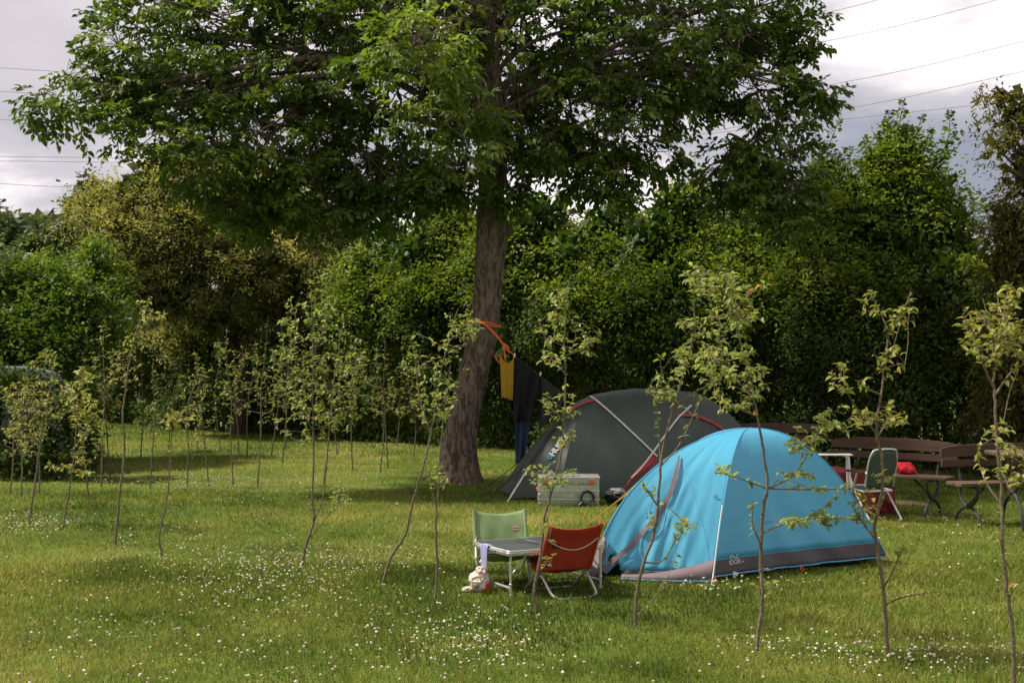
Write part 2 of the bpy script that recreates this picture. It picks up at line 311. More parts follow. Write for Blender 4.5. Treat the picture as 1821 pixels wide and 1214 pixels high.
def ground_mat():
    m = new_mat('lawn_soil_and_thatch'); t = m.node_tree; L = t.links.new; N = t.nodes.new
    out = N('ShaderNodeOutputMaterial'); b = N('ShaderNodeBsdfPrincipled'); tc = N('ShaderNodeTexCoord')
    n = N('ShaderNodeTexNoise'); n.inputs['Scale'].default_value = 0.55; n.inputs['Detail'].default_value = 10; n.inputs['Roughness'].default_value = 0.7; L(tc.outputs['Object'], n.inputs['Vector'])
    r = N('ShaderNodeValToRGB'); L(n.outputs['Fac'], r.inputs[0]); e = r.color_ramp.elements
    e[0].position = 0.36; e[0].color = (0.060, 0.096, 0.014, 1); e[1].position = 0.66; e[1].color = (0.19, 0.185, 0.045, 1); k = e.new(.5); k.color = (0.10, 0.145, 0.020, 1)
    n2 = N('ShaderNodeTexNoise'); n2.inputs['Scale'].default_value = 45; n2.inputs['Detail'].default_value = 5; L(tc.outputs['Object'], n2.inputs['Vector'])
    mr = N('ShaderNodeMapRange'); L(n2.outputs['Fac'], mr.inputs[0]); mr.inputs[1].default_value = .3; mr.inputs[2].default_value = .7; mr.inputs[3].default_value = .45; mr.inputs[4].default_value = 1.35
    mx = N('ShaderNodeMix'); mx.data_type = 'RGBA'; mx.blend_type = 'MULTIPLY'; mx.inputs[0].default_value = 1; L(r.outputs[0], mx.inputs[6]); L(mr.outputs[0], mx.inputs[7])
    # bare trodden patch near the benches
    L(mx.outputs[2], b.inputs['Base Color']); b.inputs['Roughness'].default_value = 0.95; b.inputs['Specular IOR Level'].default_value = 0.1
    bp = N('ShaderNodeBump'); bp.inputs['Strength'].default_value = 0.8; bp.inputs['Distance'].default_value = 0.03; L(n2.outputs['Fac'], bp.inputs['Height']); L(bp.outputs[0], b.inputs['Normal'])
    L(b.outputs[0], out.inputs[0]); return m
M['ground'] = ground_mat()
M['soil'] = pmat('bare_soil', (0.23, 0.165, 0.12), (0.13, 0.10, 0.06), scale=9, rough=0.95, bump=0.6, bscale=40)

# ------------------------------------------------------------------ leaves
def leaf_arrays(Pn, D, Nn, Ln, Wd, tint, rich=False):
    """Pn base, D direction, Nn approx normal, Ln length, Wd width."""
    D = unit(D); S = unit(np.cross(D, Nn)); U = unit(np.cross(S, D)); n = len(Pn)
    Ln = np.broadcast_to(np.asarray(Ln, float).reshape(-1, 1) if np.ndim(Ln) else np.full((n, 1), Ln), (n, 1)); Wd = np.broadcast_to(np.asarray(Wd, float).reshape(-1, 1) if np.ndim(Wd) else np.full((n, 1), Wd), (n, 1))
    if rich:
        m1 = Pn + D * Ln * .34 + U * Ln * .03; m2 = Pn + D * Ln * .70 - U * Ln * .05; tip = Pn + D * Ln - U * Ln * .22
        l1 = m1 + S * Wd * .47 + U * Wd * .2; r1 = m1 - S * Wd * .47 + U * Wd * .2; l2 = m2 + S * Wd * .36 + U * Wd * .14; r2 = m2 - S * Wd * .36 + U * Wd * .14
        V = np.stack([Pn, l1, r1, m1, l2, r2, m2, tip], 1); k = 8
        T = np.array([[0, 3, 1], [0, 2, 3], [1, 3, 6], [1, 6, 4], [3, 2, 5], [3, 5, 6], [4, 6, 7], [6, 5, 7]])
    else:
        l = Pn + D * Ln * .48 + S * Wd * .5 + U * Wd * .18; r = Pn + D * Ln * .48 - S * Wd * .5 + U * Wd * .18; tip = Pn + D * Ln - U * Ln * .08
        V = np.stack([Pn, l, tip, r], 1); k = 4; T = np.array([[0, 2, 1], [0, 3, 2]])
    TT = (np.arange(n)[:, None, None] * k + T[None]).reshape(-1, 3)
    return V.reshape(-1, 3), TT, np.repeat(np.clip(tint, 0, 1), k)
class Leaves:
    def __init__(s): s.V = []; s.T = []; s.t = []; s.n = 0
    def add(s, *a, **k):
        V, T, t = leaf_arrays(*a, **k); s.V.append(V); s.T.append(T + s.n); s.t.append(t); s.n += len(V)
    def build(s, name, mat, parent=None, loc=(0, 0, 0)):
        return np_mesh(name, np.concatenate(s.V), np.concatenate(s.T), mat, parent, np.concatenate(s.t), loc)
def rdir(rng, n): return unit(rng.normal(size=(n, 3)))

def spray_crown(lv, blobs, nclus, per, clr, L0, W0, rng, flat=0.45, droop=0.15, shell=(0.55, 1.05), toptint=0.25, basetint=0.35, grow=0.0, rich=False, tjit=0.13, spw=.26, cull=.46):
    """clusters of leaves near the surface of ellipsoid blobs (cx,cy,cz,rx,ry,rz)"""
    B = np.array([b[:6] for b in blobs], float); wgt = (B[:, 3] * B[:, 4] * B[:, 5]) ** (2 / 3); wgt /= wgt.sum()
    bi = rng.choice(len(B), nclus, p=wgt); d = rdir(rng, nclus); rr = rng.uniform(shell[0], shell[1], nclus) ** .7
    wob = 1 + 0.16 * np.sin(d[:, 0] * 7 + bi) * np.sin(d[:, 2] * 6 + bi * 2.1) + 0.1 * rng.normal(size=nclus)
    C = B[bi, :3] + d * B[bi, 3:6] * (rr * wob)[:, None]
    if cull:
        kq = fbm(C[:, 0] * 1.7 + C[:, 1] * .6, C[:, 2] * 2.1 - C[:, 1] * .5, 91, 3) > cull; C = C[kq]; bi = bi[kq]; d = d[kq]; rr = rr[kq]; nclus = len(C)
    out = unit(d / B[bi, 3:6]); ct = basetint + toptint * d[:, 2] * .5 + rng.normal(size=nclus) * .17  # sunlit tops and shaded undersides painted into the leaf tint
    # each cluster is a spray: an axis with leaves on both sides
    ax = unit(out + rng.normal(size=(nclus, 3)) * .5 + np.array([0, 0, grow])); sp = unit(np.cross(ax, np.array([0, 0, 1.0]) + rng.normal(size=(nclus, 3)) * .4))
    u = rng.uniform(-1, 1, (nclus, per)); v = rng.normal(size=(nclus, per)) * spw * (1.15 - .55 * (u * .5 + .5)); w = rng.normal(size=(nclus, per)) * flat * .22
    up = np.cross(sp, ax); cr = clr * rng.uniform(.6, 1.4, (nclus, 1))
    Pn = C[:, None] + ax[:, None] * (u * cr)[..., None] + sp[:, None] * (v * cr)[..., None] + up[:, None] * (w * cr)[..., None]
    Pn[..., 2] -= droop * (u + 1) ** 2 * .25 * clr * 3
    D = ax[:, None] * .7 + sp[:, None] * np.sign(v)[..., None] * .8 + rng.normal(size=Pn.shape) * .3 + np.array([0, 0, -droop])
    Nn = up[:, None] * 1.0 + np.array([0, 0, .8]) + rng.normal(size=Pn.shape) * .3
    n = nclus * per; Ls = L0 * rng.uniform(.65, 1.3, n)
    t = np.repeat(ct, per) + rng.normal(size=n) * tjit
    Pn = Pn.reshape(-1, 3); ok = Pn[:, 2] > 0.02
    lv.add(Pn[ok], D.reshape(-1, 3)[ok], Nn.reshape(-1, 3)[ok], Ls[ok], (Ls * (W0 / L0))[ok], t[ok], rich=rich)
    return C, ax
def shade_core_leaves(lv, blobs, n, L0, rng, rad=0.72, tint=0.12):
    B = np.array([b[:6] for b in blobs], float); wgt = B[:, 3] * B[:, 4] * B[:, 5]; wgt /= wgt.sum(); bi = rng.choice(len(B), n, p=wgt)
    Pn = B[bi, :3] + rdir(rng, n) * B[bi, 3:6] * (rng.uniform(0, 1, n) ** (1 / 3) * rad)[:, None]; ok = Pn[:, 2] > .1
    lv.add(Pn[ok], rdir(rng, n)[ok], rdir(rng, n)[ok], L0 * rng.uniform(.7, 1.3, n)[ok], L0 * .7, (tint + rng.normal(size=n) * .1)[ok])  # low tint paints inner shade onto oversized leaves filling the crown

def blob(px, py, d, rx, ry, rz): p = P(px, py, d); return (p.x, p.y, p.z, rx, ry, rz)

# ------------------------------------------------------------------ ground
def make_ground():
    g = MB(); s = 400
    xs = [-400, -150, -60, -30, -15, -8, -4, 0, 4, 8, 15, 30, 60, 150, 400]; ys = [-40, -10, 0, 4, 8, 12, 16, 20, 26, 34, 50, 90, 180, 400, 900]
    g.grid([[Vector((x, y, 0)) for x in xs] for y in ys])
    o = g.build('ground', M['ground'], smooth=False); tag(o, kind='structure')
    # trodden bare soil beside the benches
    rng = np.random.default_rng(3)
    for (px, py, rx, ry) in [(1598, 893, .26, .28), (1636, 897, .16, .12)]:
        c = G(px, py); n = 26; rim = [c + Vector((math.cos(a) * rx * (1 + .25 * math.sin(3 * a + px) + .1 * math.sin(7 * a)), math.sin(a) * ry * (1 + .2 * math.sin(4 * a)), .004)) for a in [2 * math.pi * k / n for k in range(n)]]
        m = MB(); m.add([c + Vector((0, 0, .006))] + rim, [(0, 1 + k, 1 + (k + 1) % n) for k in range(n)]); tag(m.build('bare_soil', M['soil'], smooth=False), kind='structure')
make_ground()

BARE = [(G(1598, 893), .22), (G(1636, 897), .12)]
def make_grass():
    rng = np.random.default_rng(11)
    Vs = []; Ts = []; ts = []; off = 0
    for (d0, d1, n, seg) in [(6.5, 11.5, 270000, 2), (11.5, 17, 175000, 1), (17, 34, 180000, 1)]:
        d = np.sqrt(rng.uniform(d0 * d0, d1 * d1, n)); x = rng.uniform(-1, 1, n) * (.38 * d + 1.6)
        # blades gather in tufts
        cl = fbm(x * 3.1, d * 3.1, 5, 3); keep = rng.uniform(0, 1, n) < .45 + .9 * np.clip(cl - .25, 0, 1)
        for c, r in BARE: keep &= ~(((x - c.x) ** 2 + (d - c.y) ** 2 < r * r) & (rng.uniform(0, 1, n) < .85))
        keep &= ~((x > .45 + .62 * 0) & (x > 1.2) & (x < 2.8) & (d > 11.2) & (d < 12.4) & (x - 1.94 < 1))
        x = x[keep]; d = d[keep]; m = len(x)
        big = fbm(x * .35, d * .35, 21, 4); mid = fbm(x * 1.6, d * 1.6, 31, 3)
        tuft = np.clip((vnoise(x * 1.3, d * 1.3, 77) - .72) * 4, 0, 1)
        h = (.023 + .024 * rng.uniform(0, 1, m) ** 1.5) * (.75 + .6 * mid) * (1 + .8 * tuft) * np.clip(1 + (d - 14) * .03, 1, 1.5)
        w = .0034 * np.clip(d / 8, 1, 4) * rng.uniform(.7, 1.4, m)
        a = rng.uniform(0, 2 * np.pi, m); lean = rng.uniform(.15, 1.1, m) * h
        dirv = np.stack([np.cos(a), np.sin(a), np.zeros(m)], 1); side = np.stack([-np.sin(a + rng.uniform(-1, 1, m)), np.cos(a), np.zeros(m)], 1)
        b = np.stack([x, d, np.zeros(m)], 1)
        t = .37 + (big - .5) * 1.4 + (mid - .5) * .6 + .22 * np.exp(-((x + 1.3) / 2.6) ** 2 - ((d - 14.3) / 1.5) ** 2) + rng.normal(size=m) * .19 - tuft * .22 + (rng.uniform(0, 1, m) < .05) * .4  # Gaussian term paints a yellowish sunlit band into the blade tint
        up = np.array([0, 0, 1.0])
        if seg == 2:
            m1 = b + dirv * lean[:, None] * .3 + up * h[:, None] * .62; tip = b + dirv * lean[:, None] + up * h[:, None]
            V = np.stack([b - side * w[:, None] / 2, b + side * w[:, None] / 2, m1 - side * w[:, None] * .4, m1 + side * w[:, None] * .4, tip], 1); k = 5; T = np.array([[0, 1, 3], [0, 3, 2], [2, 3, 4]])
        else:
            tip = b + dirv * lean[:, None] + up * h[:, None]; V = np.stack([b - side * w[:, None] / 2, b + side * w[:, None] / 2, tip], 1); k = 3; T = np.array([[0, 1, 2]])
        Vs.append(V.reshape(-1, 3)); Ts.append((np.arange(m)[:, None, None] * k + T[None]).reshape(-1, 3) + off); off += m * k; ts.append(np.repeat(np.clip(t, 0, 1), k))
    # low clover leaves between the blades
    n = 60000; d = np.sqrt(rng.uniform(49, 300, n)); x = rng.uniform(-.39, .39, n) * d; cden = fbm(x * .8, d * .8, 41, 3); kp = rng.uniform(0, 1, n) < np.clip((cden - .42) * 5, 0, 1)
    x = x[kp]; d = d[kp]; m = len(x); a = rng.uniform(0, 6.28, m)
    V, T, t = leaf_arrays(np.stack([x, d, rng.uniform(.015, .035, m)], 1), np.stack([np.cos(a), np.sin(a), .25 * rng.normal(size=m)], 1), np.array([0, 0, 1.0]) + rng.normal(size=(m, 3)) * .3, rng.uniform(.012, .022, m), rng.uniform(.012, .02, m), .22 + rng.normal(size=m) * .13)
    Vs.append(V); Ts.append(T + off); ts.append(t)
    o = np_mesh('grass', np.concatenate(Vs), np.concatenate(Ts), M['grass'], None, np.concatenate(ts)); tag(o, 'short green lawn grass with yellowish patches', 'grass', kind='stuff')
make_grass()

def make_clover():
    rng = np.random.default_rng(5); pts = []
    patches = [(500, 1035, 105, 34, 330), (420, 1010, 120, 22, 110), (600, 1000, 120, 12, 130), (330, 1000, 110, 40, 110), (810, 1135, 80, 28, 130), (880, 1165, 70, 26, 70), (700, 1105, 120, 30, 60),
               (50, 938, 45, 11, 110), (100, 935, 30, 9, 50), (290, 968, 60, 14, 35), (1345, 1150, 40, 9, 28), (1320, 1040, 60, 8, 45), (1260, 1045, 25, 10, 20),
               (350, 857, 95, 7, 230), (230, 850, 60, 7, 60), (430, 810, 120, 8, 170), (660, 797, 70, 9, 120), (330, 870, 40, 5, 60), (600, 865, 120, 10, 60), (1620, 1165, 120, 14, 130), (1500, 1160, 60, 18, 40),
               (900, 800, 60, 10, 60), (200, 1150, 150, 45, 110), (560, 1180, 160, 24, 70), (1000, 1190, 300, 22, 35), (150, 1060, 140, 40, 80), (1700, 1190, 80, 12, 60), (1740, 1010, 90, 50, 50), (1640, 930, 120, 30, 60), (780, 1010, 120, 35, 50)]
    for px, py, sx, sy, n in patches:
        for _ in range(n):
            x = px + rng.normal() * sx; y = py + rng.normal() * sy
            if y < 762: continue
            pts.append(G(x, y))
    for _ in range(800):
        d = math.sqrt(rng.uniform(52, 900)); x = rng.uniform(-.4, .4) * d
        if fbm(x * .9, d * .9, 61, 3) > .5: pts.append(Vector((x, d, 0)))
    n = len(pts); B = np.array([tuple(p) for p in pts]); h = rng.uniform(.028, .062, n); r = rng.uniform(.0045, .0105, n)
    # blossom: small squashed ball (two rings + two poles)
    ring = 6; V = []; k = 2 + 2 * ring
    U = [(0, 0, -.7)] + [(math.cos(2 * math.pi * i / ring), math.sin(2 * math.pi * i / ring), -.15) for i in range(ring)] + [(.72 * math.cos(2 * math.pi * (i + .5) / ring), .72 * math.sin(2 * math.pi * (i + .5) / ring), .5) for i in range(ring)] + [(0, 0, .85)]
    U = np.array(U); T = []
    for i in range(ring):
        j = (i + 1) % ring; T += [(0, 1 + j, 1 + i), (1 + i, 1 + j, 1 + ring + i), (1 + j, 1 + ring + j, 1 + ring + i), (1 + ring + i, 1 + ring + j, k - 1)]
    top = B + np.stack([rng.normal(size=n) * .006, rng.normal(size=n) * .006, h], 1)
    V = top[:, None] + U[None] * r[:, None, None] * rng.uniform(.8, 1.2, (n, 1, 3)); TT = np.arange(n)[:, None, None] * k + np.array(T)[None]
    tint = np.repeat(np.clip(rng.normal(.5, .3, n), 0, 1), k)
    o = np_mesh('clover_flowers', V.reshape(-1, 3), TT.reshape(-1, 3), M['clover'], None, tint, smooth=True); tag(o, 'white clover blossoms scattered through the lawn', 'clover', kind='stuff')
make_clover()

# ------------------------------------------------------------------ walnut tree
def trunk_mesh(rows, name, mat, parent, seg=150, ridge=0.026, knots=()):
    """rows: (px_left, px_right, py) at depth; turned into a ridged trunk"""
    ctr = []; rad = []
    for (l, r, y, d) in rows: ctr.append(P((l + r) / 2, y, d)); rad.append((r - l) / 2 / F * d * .91)
    ctr[0].z = -0.02
    cp = curve_pts(ctr, 14); rr = [v.x for v in curve_pts([Vector((q, 0, 0)) for q in rad], 14)]
    rowsV = []; m = len(cp)
    for i, c in enumerate(cp):
        z = c.z; R = []
        flare = 1 + .10 * math.exp(-max(z, 0) / .16)
        for k in range(seg):
            a = 2 * math.pi * k / seg
            rg = float(fbm(np.array([(a if a < math.pi else 2 * math.pi - a) * 11.0 + 4]), np.array([z * 1.9 + (0 if a < math.pi else 40)]), 3, 3)[0]) - .5
            fl = (abs(math.sin(a * 2.5 + .7)) * .20 - .10) * math.exp(-max(z, 0) / .16)
            q = rr[i] * (flare + fl) + (abs(rg) * -2 + .4) * ridge
            for (ka, kz, kr, kh, kw) in knots:
                da = (a - ka + math.pi) % (2 * math.pi) - math.pi
                q += kr * math.exp(-(da / kw) ** 2 - ((z - kz) / kh) ** 2)
            R.append(c + Vector((math.cos(a) * q, math.sin(a) * q, 0)))
        rowsV.append(R)
    m_ = MB(); m_.grid(rowsV, close=True); return m_.build(name, mat, parent), cp, rr

def make_walnut():
    rng = np.random.default_rng(42); base = G(815, 856); D0 = base.y
    t = thing('walnut_tree', 'large walnut tree with leaning grey-brown trunk and wide dark green crown over the tents', 'tree', base)
    rows = [(772, 858, 858, D0), (779, 852, 820, D0), (786, 850, 780, D0), (803, 860, 710, D0), (818, 873, 650, D0), (829, 886, 600, D0), (838, 892, 540, D0), (843, 898, 480, D0), (845, 904, 420, D0),
            (846, 902, 380, D0), (849, 898, 345, D0), (850, 902, 300, D0), (846, 912, 255, D0), (846, 906, 215, D0), (850, 895, 160, D0), (852, 888, 90, D0), (856, 882, 0, D0), (862, 880, -120, D0), (868, 876, -260, D0)]
    zk = P(0, 408, D0).z
    trunk_mesh(rows, 'trunk', M['bark'], t, knots=[(-.35, zk, .085, .09, .38), (-2.3, zk + .02, .05, .10, .30), (-2.1, zk - .12, -.03, .05, .22), (-1.9, zk - .1, .03, .12, .5), (-1.2, 3.95, .05, .08, .3)])
    # boughs: the ends of the big limbs
    bl = [  # px, py, depth, rx, ry, rz, density
        (115, 190, 17.2, .52, .7, .26, .8), (205, 150, 17.6, .60, .8, .34, .9), (270, 60, 18.0, 1.0, 1.3, .62, 1), (230, 215, 17.4, .50, .7, .36, .9),
        (370, 150, 18.0, 1.1, 1.4, .75, 1), (420, 10, 18.5, 1.2, 1.8, .8, 1), (360, 285, 17.4, .75, 1.0, .42, 1), (480, 240, 17.6, 1.0, 1.3, .70, 1), (570, 120, 18.2, 1.2, 1.7, .85, 1),
        (560, 330, 17.8, .80, 1.0, .38, 1), (660, 320, 18.2, .62, .9, .42, 1), (690, 190, 18.6, 1.0, 1.6, .80, 1), (640, 20, 18.6, 1.2, 1.8, .8, 1), (740, 90, 15.6, .70, .9, .42, 1.1),
        (800, 210, 16.2, .60, .8, .36, .9), (790, 30, 17.4, 1.0, 1.5, .7, .9), (930, 60, 18.2, 1.1, 1.7, .75, .8), (1010, 170, 18.6, .85, 1.3, .62, .85), (990, 265, 19.2, .45, .7, .28, .7),
        (1100, 60, 18.4, 1.1, 1.6, .8, .95), (1090, 200, 18.0, .85, 1.1, .62, .95), (1085, 320, 17.8, .38, .6, .42, .9), (1180, 160, 18.2, .70, 1.0, .65, .95), (1150, 270, 18.0, .36, .6, .30, .8),
        (1240, 60, 18.4, .95, 1.4, .70, .95), (1330, 110, 18.2, .75, 1.0, .72, .95), (1350, 10, 18.4, .90, 1.2, .5, .9), (1370, 220, 18.0, .58, .8, .50, .95), (1395, 315, 17.9, .40, .6, .45, .9), (1320, 290, 18.0, .36, .6, .40, .7),
        (1445, 165, 17.8, .30, .45, .15, .8), (1425, 75, 18.0, .24, .5, .4, .8), (760, 300, 18.4, .50, .8, .25, .7), (450, 345, 18.0, .55, .8, .28, .7), (880, 140, 19.5, .9, 1.2, .7, .8), (520, 365, 17.6, .55, .8, .24, .9), (600, 372, 17.9, .5, .8, .24, .9), (680, 362, 17.8, .5, .7, .26, .9), (730, 330, 17.6, .35, .5, .3, .8), (430, 380, 17.5, .4, .6, .25, .7), (790, 290, 17.4, .40, .6, .36, .8), (815, 330, 17.6, .22, .3, .2, .8), (935, 250, 18.0, .45, .7, .35, .8), (900, 345, 17.9, .12, .25, .2, .7), (1000, 270, 17.9, .40, .7, .25, .7), (1060, 300, 17.9, .35, .5, .35, .8), (1350, 350, 17.9, .45, .6, .40, .8), (1410, 370, 17.8, .3, .5, .35, .7), (1290, 330, 18, .3, .5, .3, .5), (600, 230, 19.4, 1.3, 1.2, .6, .8), (1150, 120, 19.8, 1.3, 1.2, .6, .6), (320, 170, 19.2, 1.1, 1.0, .6, .7)]
    wood = MB(); lv = Leaves(); fork = P(870, 250, D0); fork2 = P(868, 120, D0); limbs = []
    tips = []; tipax = []
    for (px, py, d, rx, ry, rz, den) in bl:
        c = P(px, py, d); left = px < 850; st = (fork + Vector((0, 0, rng.uniform(-.1, .9)))) if abs(px - 870) > 180 else fork2 + Vector((0, 0, rng.uniform(-.2, .6)))
        mid1 = st.lerp(c, .33) + Vector((0, rng.uniform(-.3, .3), .25 + rng.uniform(-.1, .25))); mid2 = st.lerp(c, .7) + Vector((rng.uniform(-.2, .2), rng.uniform(-.2, .2), .30))
        L = (c - st).length; r0 = .022 + .008 * L
        if py > 215 and abs(px - 870) > 90:
            up = [b for b in bl if b[1] < py - 60 and b is not None]; nb = min(up, key=lambda b: abs(b[0] - px) + .5 * (py - b[1])); st = P(nb[0], nb[1], nb[2]); mid1 = st.lerp(c, .35) + Vector((rng.uniform(-.12, .12), 0, .06)); mid2 = st.lerp(c, .7) + Vector((rng.uniform(-.12, .12), .05, .04)); r0 = .022
        cp = curve_pts([st, mid1, mid2, c], 6)
        wood.tube(cp, [r0 * (1 - .8 * i / (len(cp) - 1)) for i in range(len(cp))], 8)
        n = int(40 * den * (rx * ry * rz) ** .62 / .8) + 12; sub = list(cp[int(len(cp) * .55):])
        for k in range(5):
            dd = Vector(rdir(rng, 1)[0]); e = c + Vector((dd.x * rx, dd.y * ry, dd.z * rz)) * rng.uniform(.5, .9); q = cp[int(rng.uniform(.5, .95) * (len(cp) - 1))]
            sc_ = curve_pts([q, q.lerp(e, .5) + Vector((rng.normal() * .1, rng.normal() * .1, rng.uniform(-.02, .15))), e], 6); wood.tube(sc_, [.022 * (1 - .75 * i / (len(sc_) - 1)) for i in range(len(sc_))], 5, cap=False); sub += sc_[2:]
        for k in range(n):
            dd = Vector(rdir(rng, 1)[0]); rr = rng.uniform(.25, 1.0) ** .6
            p = c + Vector((dd.x * rx, dd.y * ry, dd.z * rz)) * rr
            q = min(sub, key=lambda v: (v - p).length); mm = q.lerp(p, .5) + Vector((rng.normal() * .06, rng.normal() * .06, rng.uniform(0, .12)))
            wood.tube([q, mm, p], [.007, .005, .002], 4, cap=False)
            tips.append(p); ax = (p - q); ax.z *= .5; tipax.append(ax.normalized())
    # crown above the picture
    for k in range(26):
        a = rng.uniform(0, 6.28); rr = rng.uniform(.5, 3.6); c = Vector((-.6 + rr * 1.15 * math.cos(a), D0 + .9 + rr * .85 * math.sin(a), rng.uniform(6.4, 8.8 - .3 * rr)))
        st = fork2 + Vector((0, 0, rng.uniform(0, 1.6))); wood.tube(curve_pts([st, st.lerp(c, .5) + Vector((0, 0, .3)), c], 5), [.07, .06, .055, .05, .045, .04, .035, .03, .025, .02, .015][:11], 6)
        for j in range(34):
            p = c + Vector(rdir(rng, 1)[0]) * rng.uniform(.2, 1.0); tips.append(p); tipax.append(Vector(rdir(rng, 1)[0])); wood.tube([c, c.lerp(p, .5) + Vector((0, 0, .05)), p], [.01, .006, .003], 3, cap=False)
    wood.build('limbs', M['bark'], t, recalc=False)
    # compound leaves: several rachises per tip, seven leaflets on each
    tp = np.array([tuple(v) for v in tips]); ta = np.array([tuple(v) for v in tipax]); nt_ = len(tp); R = 6
    ctint = .56 + rng.normal(size=nt_) * .17 + np.clip(-(tp[:, 1] - 17.6) * .11, -.1, .3)  # leaves on the camera side tinted lighter, painting them as sunlit
    az = rng.uniform(0, 2 * np.pi, (nt_, R)); out = np.stack([np.cos(az), np.sin(az), rng.uniform(-.5, .45, (nt_, R))], -1); rd = unit(out + ta[:, None] * .9)
    rl = rng.uniform(.14, .34, (nt_, R)); side = unit(np.cross(rd, np.array([0, 0, 1.0]) + rng.normal(size=rd.shape) * .3)); upv = np.cross(side, rd)
    for j, (f, s) in enumerate([(.35, 1), (.38, -1), (.62, 1), (.65, -1), (.88, 1), (.9, -1), (1.0, 0)]):
        Pn = tp[:, None] + rd * (rl * f)[..., None]; Pn[..., 2] -= .07 * f * f
        Dl = rd * (.75 if s else 1) + side * (s * .8) + np.array([0, 0, -.24]) + rng.normal(size=rd.shape) * .30
        n = nt_ * R; Ls = (.082 + .018 * (j > 2)) * rng.uniform(.75, 1.25, n)
        lv.add(Pn.reshape(-1, 3), Dl.reshape(-1, 3), (upv + rng.normal(size=rd.shape) * .4).reshape(-1, 3), Ls, Ls * .52, np.repeat(ctint, R) + rng.normal(size=n) * .12, rich=True)
    lv.build('crown', M['walnut'], t)
    return t
make_walnut()

# ------------------------------------------------------------------ background trees and hedge
HL = [(-200, 36), (200, 31.4), (600, 26.2), (900, 23.7), (1250, 21.5), (1650, 19.6), (1821, 18.8), (2000, 18), (2500, 16.2)]
def hd(px): return float(np.interp(px, [a for a, b in HL], [b for a, b in HL]))
def bg_tree(name, label, cat, blobs, mat, trunk_at, nclus, per, clr, L0, W0, seed, group=None, core=0, coreL=.25, trunk_r=.12, barkm='bark2', shoots=(), **kw):
    rng = np.random.default_rng(seed); base = Vector(trunk_at); t = thing(name, label, cat, base, group)
    lv = Leaves(); C, ax = spray_crown(lv, blobs, nclus, per, clr, L0, W0, rng, **kw)
    if core: shade_core_leaves(lv, blobs, core, coreL, rng)
    w = MB(); B = np.array([b[:6] for b in blobs]); top = Vector((B[:, 0].mean() * .3 + base.x * .7, B[:, 1].mean() * .3 + base.y * .7, B[:, 2].max()))
    tr = curve_pts([base + Vector((0, 0, -.05)), base.lerp(top, .35) + Vector((rng.normal() * .1, rng.normal() * .1, 0)), base.lerp(top, .7) + Vector((rng.normal() * .15, 0, 0)), top], 5)
    w.tube(tr, [trunk_r * (1 - .85 * i / (len(tr) - 1)) for i in range(len(tr))], 9)
    for b in B:
        c = Vector(b[:3]); st = tr[int(rng.uniform(.3, .75) * (len(tr) - 1))]; cp = curve_pts([st, st.lerp(c, .5) + Vector((0, 0, .1)), c], 4); w.tube(cp, [trunk_r * .35 * (1 - .75 * i / (len(cp) - 1)) for i in range(len(cp))], 6)
        for _ in range(7):
            dd = Vector(rdir(rng, 1)[0]); p = c + Vector((dd.x * b[3], dd.y * b[4], dd.z * b[5])) * .85; w.tube([c, c.lerp(p, .5) + Vector((0, 0, .06)), p], [.018, .012, .005], 4, cap=False)
    for (px, py, px2, py2, d) in shoots:   # long upright shoots above the crown, leaves on both sides
        a = P(px, py, d); b_ = P(px2, py2, d + rng.uniform(-.2, .2)); cp = curve_pts([a, a.lerp(b_, .5) + Vector((rng.normal() * .05, 0, 0)), b_], 6); w.tube(cp, [.010 * (1 - .7 * i / (len(cp) - 1)) + .001 for i in range(len(cp))], 5)
        n = int((b_ - a).length / .0085); f = rng.uniform(0.02, 1, n); idx = np.clip((f * (len(cp) - 1)).astype(int), 0, len(cp) - 2); fr = f * (len(cp) - 1) - idx; cpn = np.array([tuple(v) for v in cp])
        Pn = cpn[idx] * (1 - fr[:, None]) + cpn[idx + 1] * fr[:, None]; sd = rng.choice([-1, 1], n)[:, None] * np.array([1, 0, .35]) + rng.normal(size=(n, 3)) * .45
        # short side twigs carry the leaves outwards near the base of the shoot
        Pn = Pn + unit(sd) * ((1.05 - f) * rng.uniform(0, .26, n))[:, None]; Ls = .085 * rng.uniform(.7, 1.3, n) * (1.1 - .35 * f)
        lv.add(Pn, sd, rdir(rng, n), Ls, Ls * W0 / L0, .4 + rng.normal(size=n) * .15)
    w.build('trunk', M[barkm], t, recalc=False); lv.build('crown', mat, t); return t

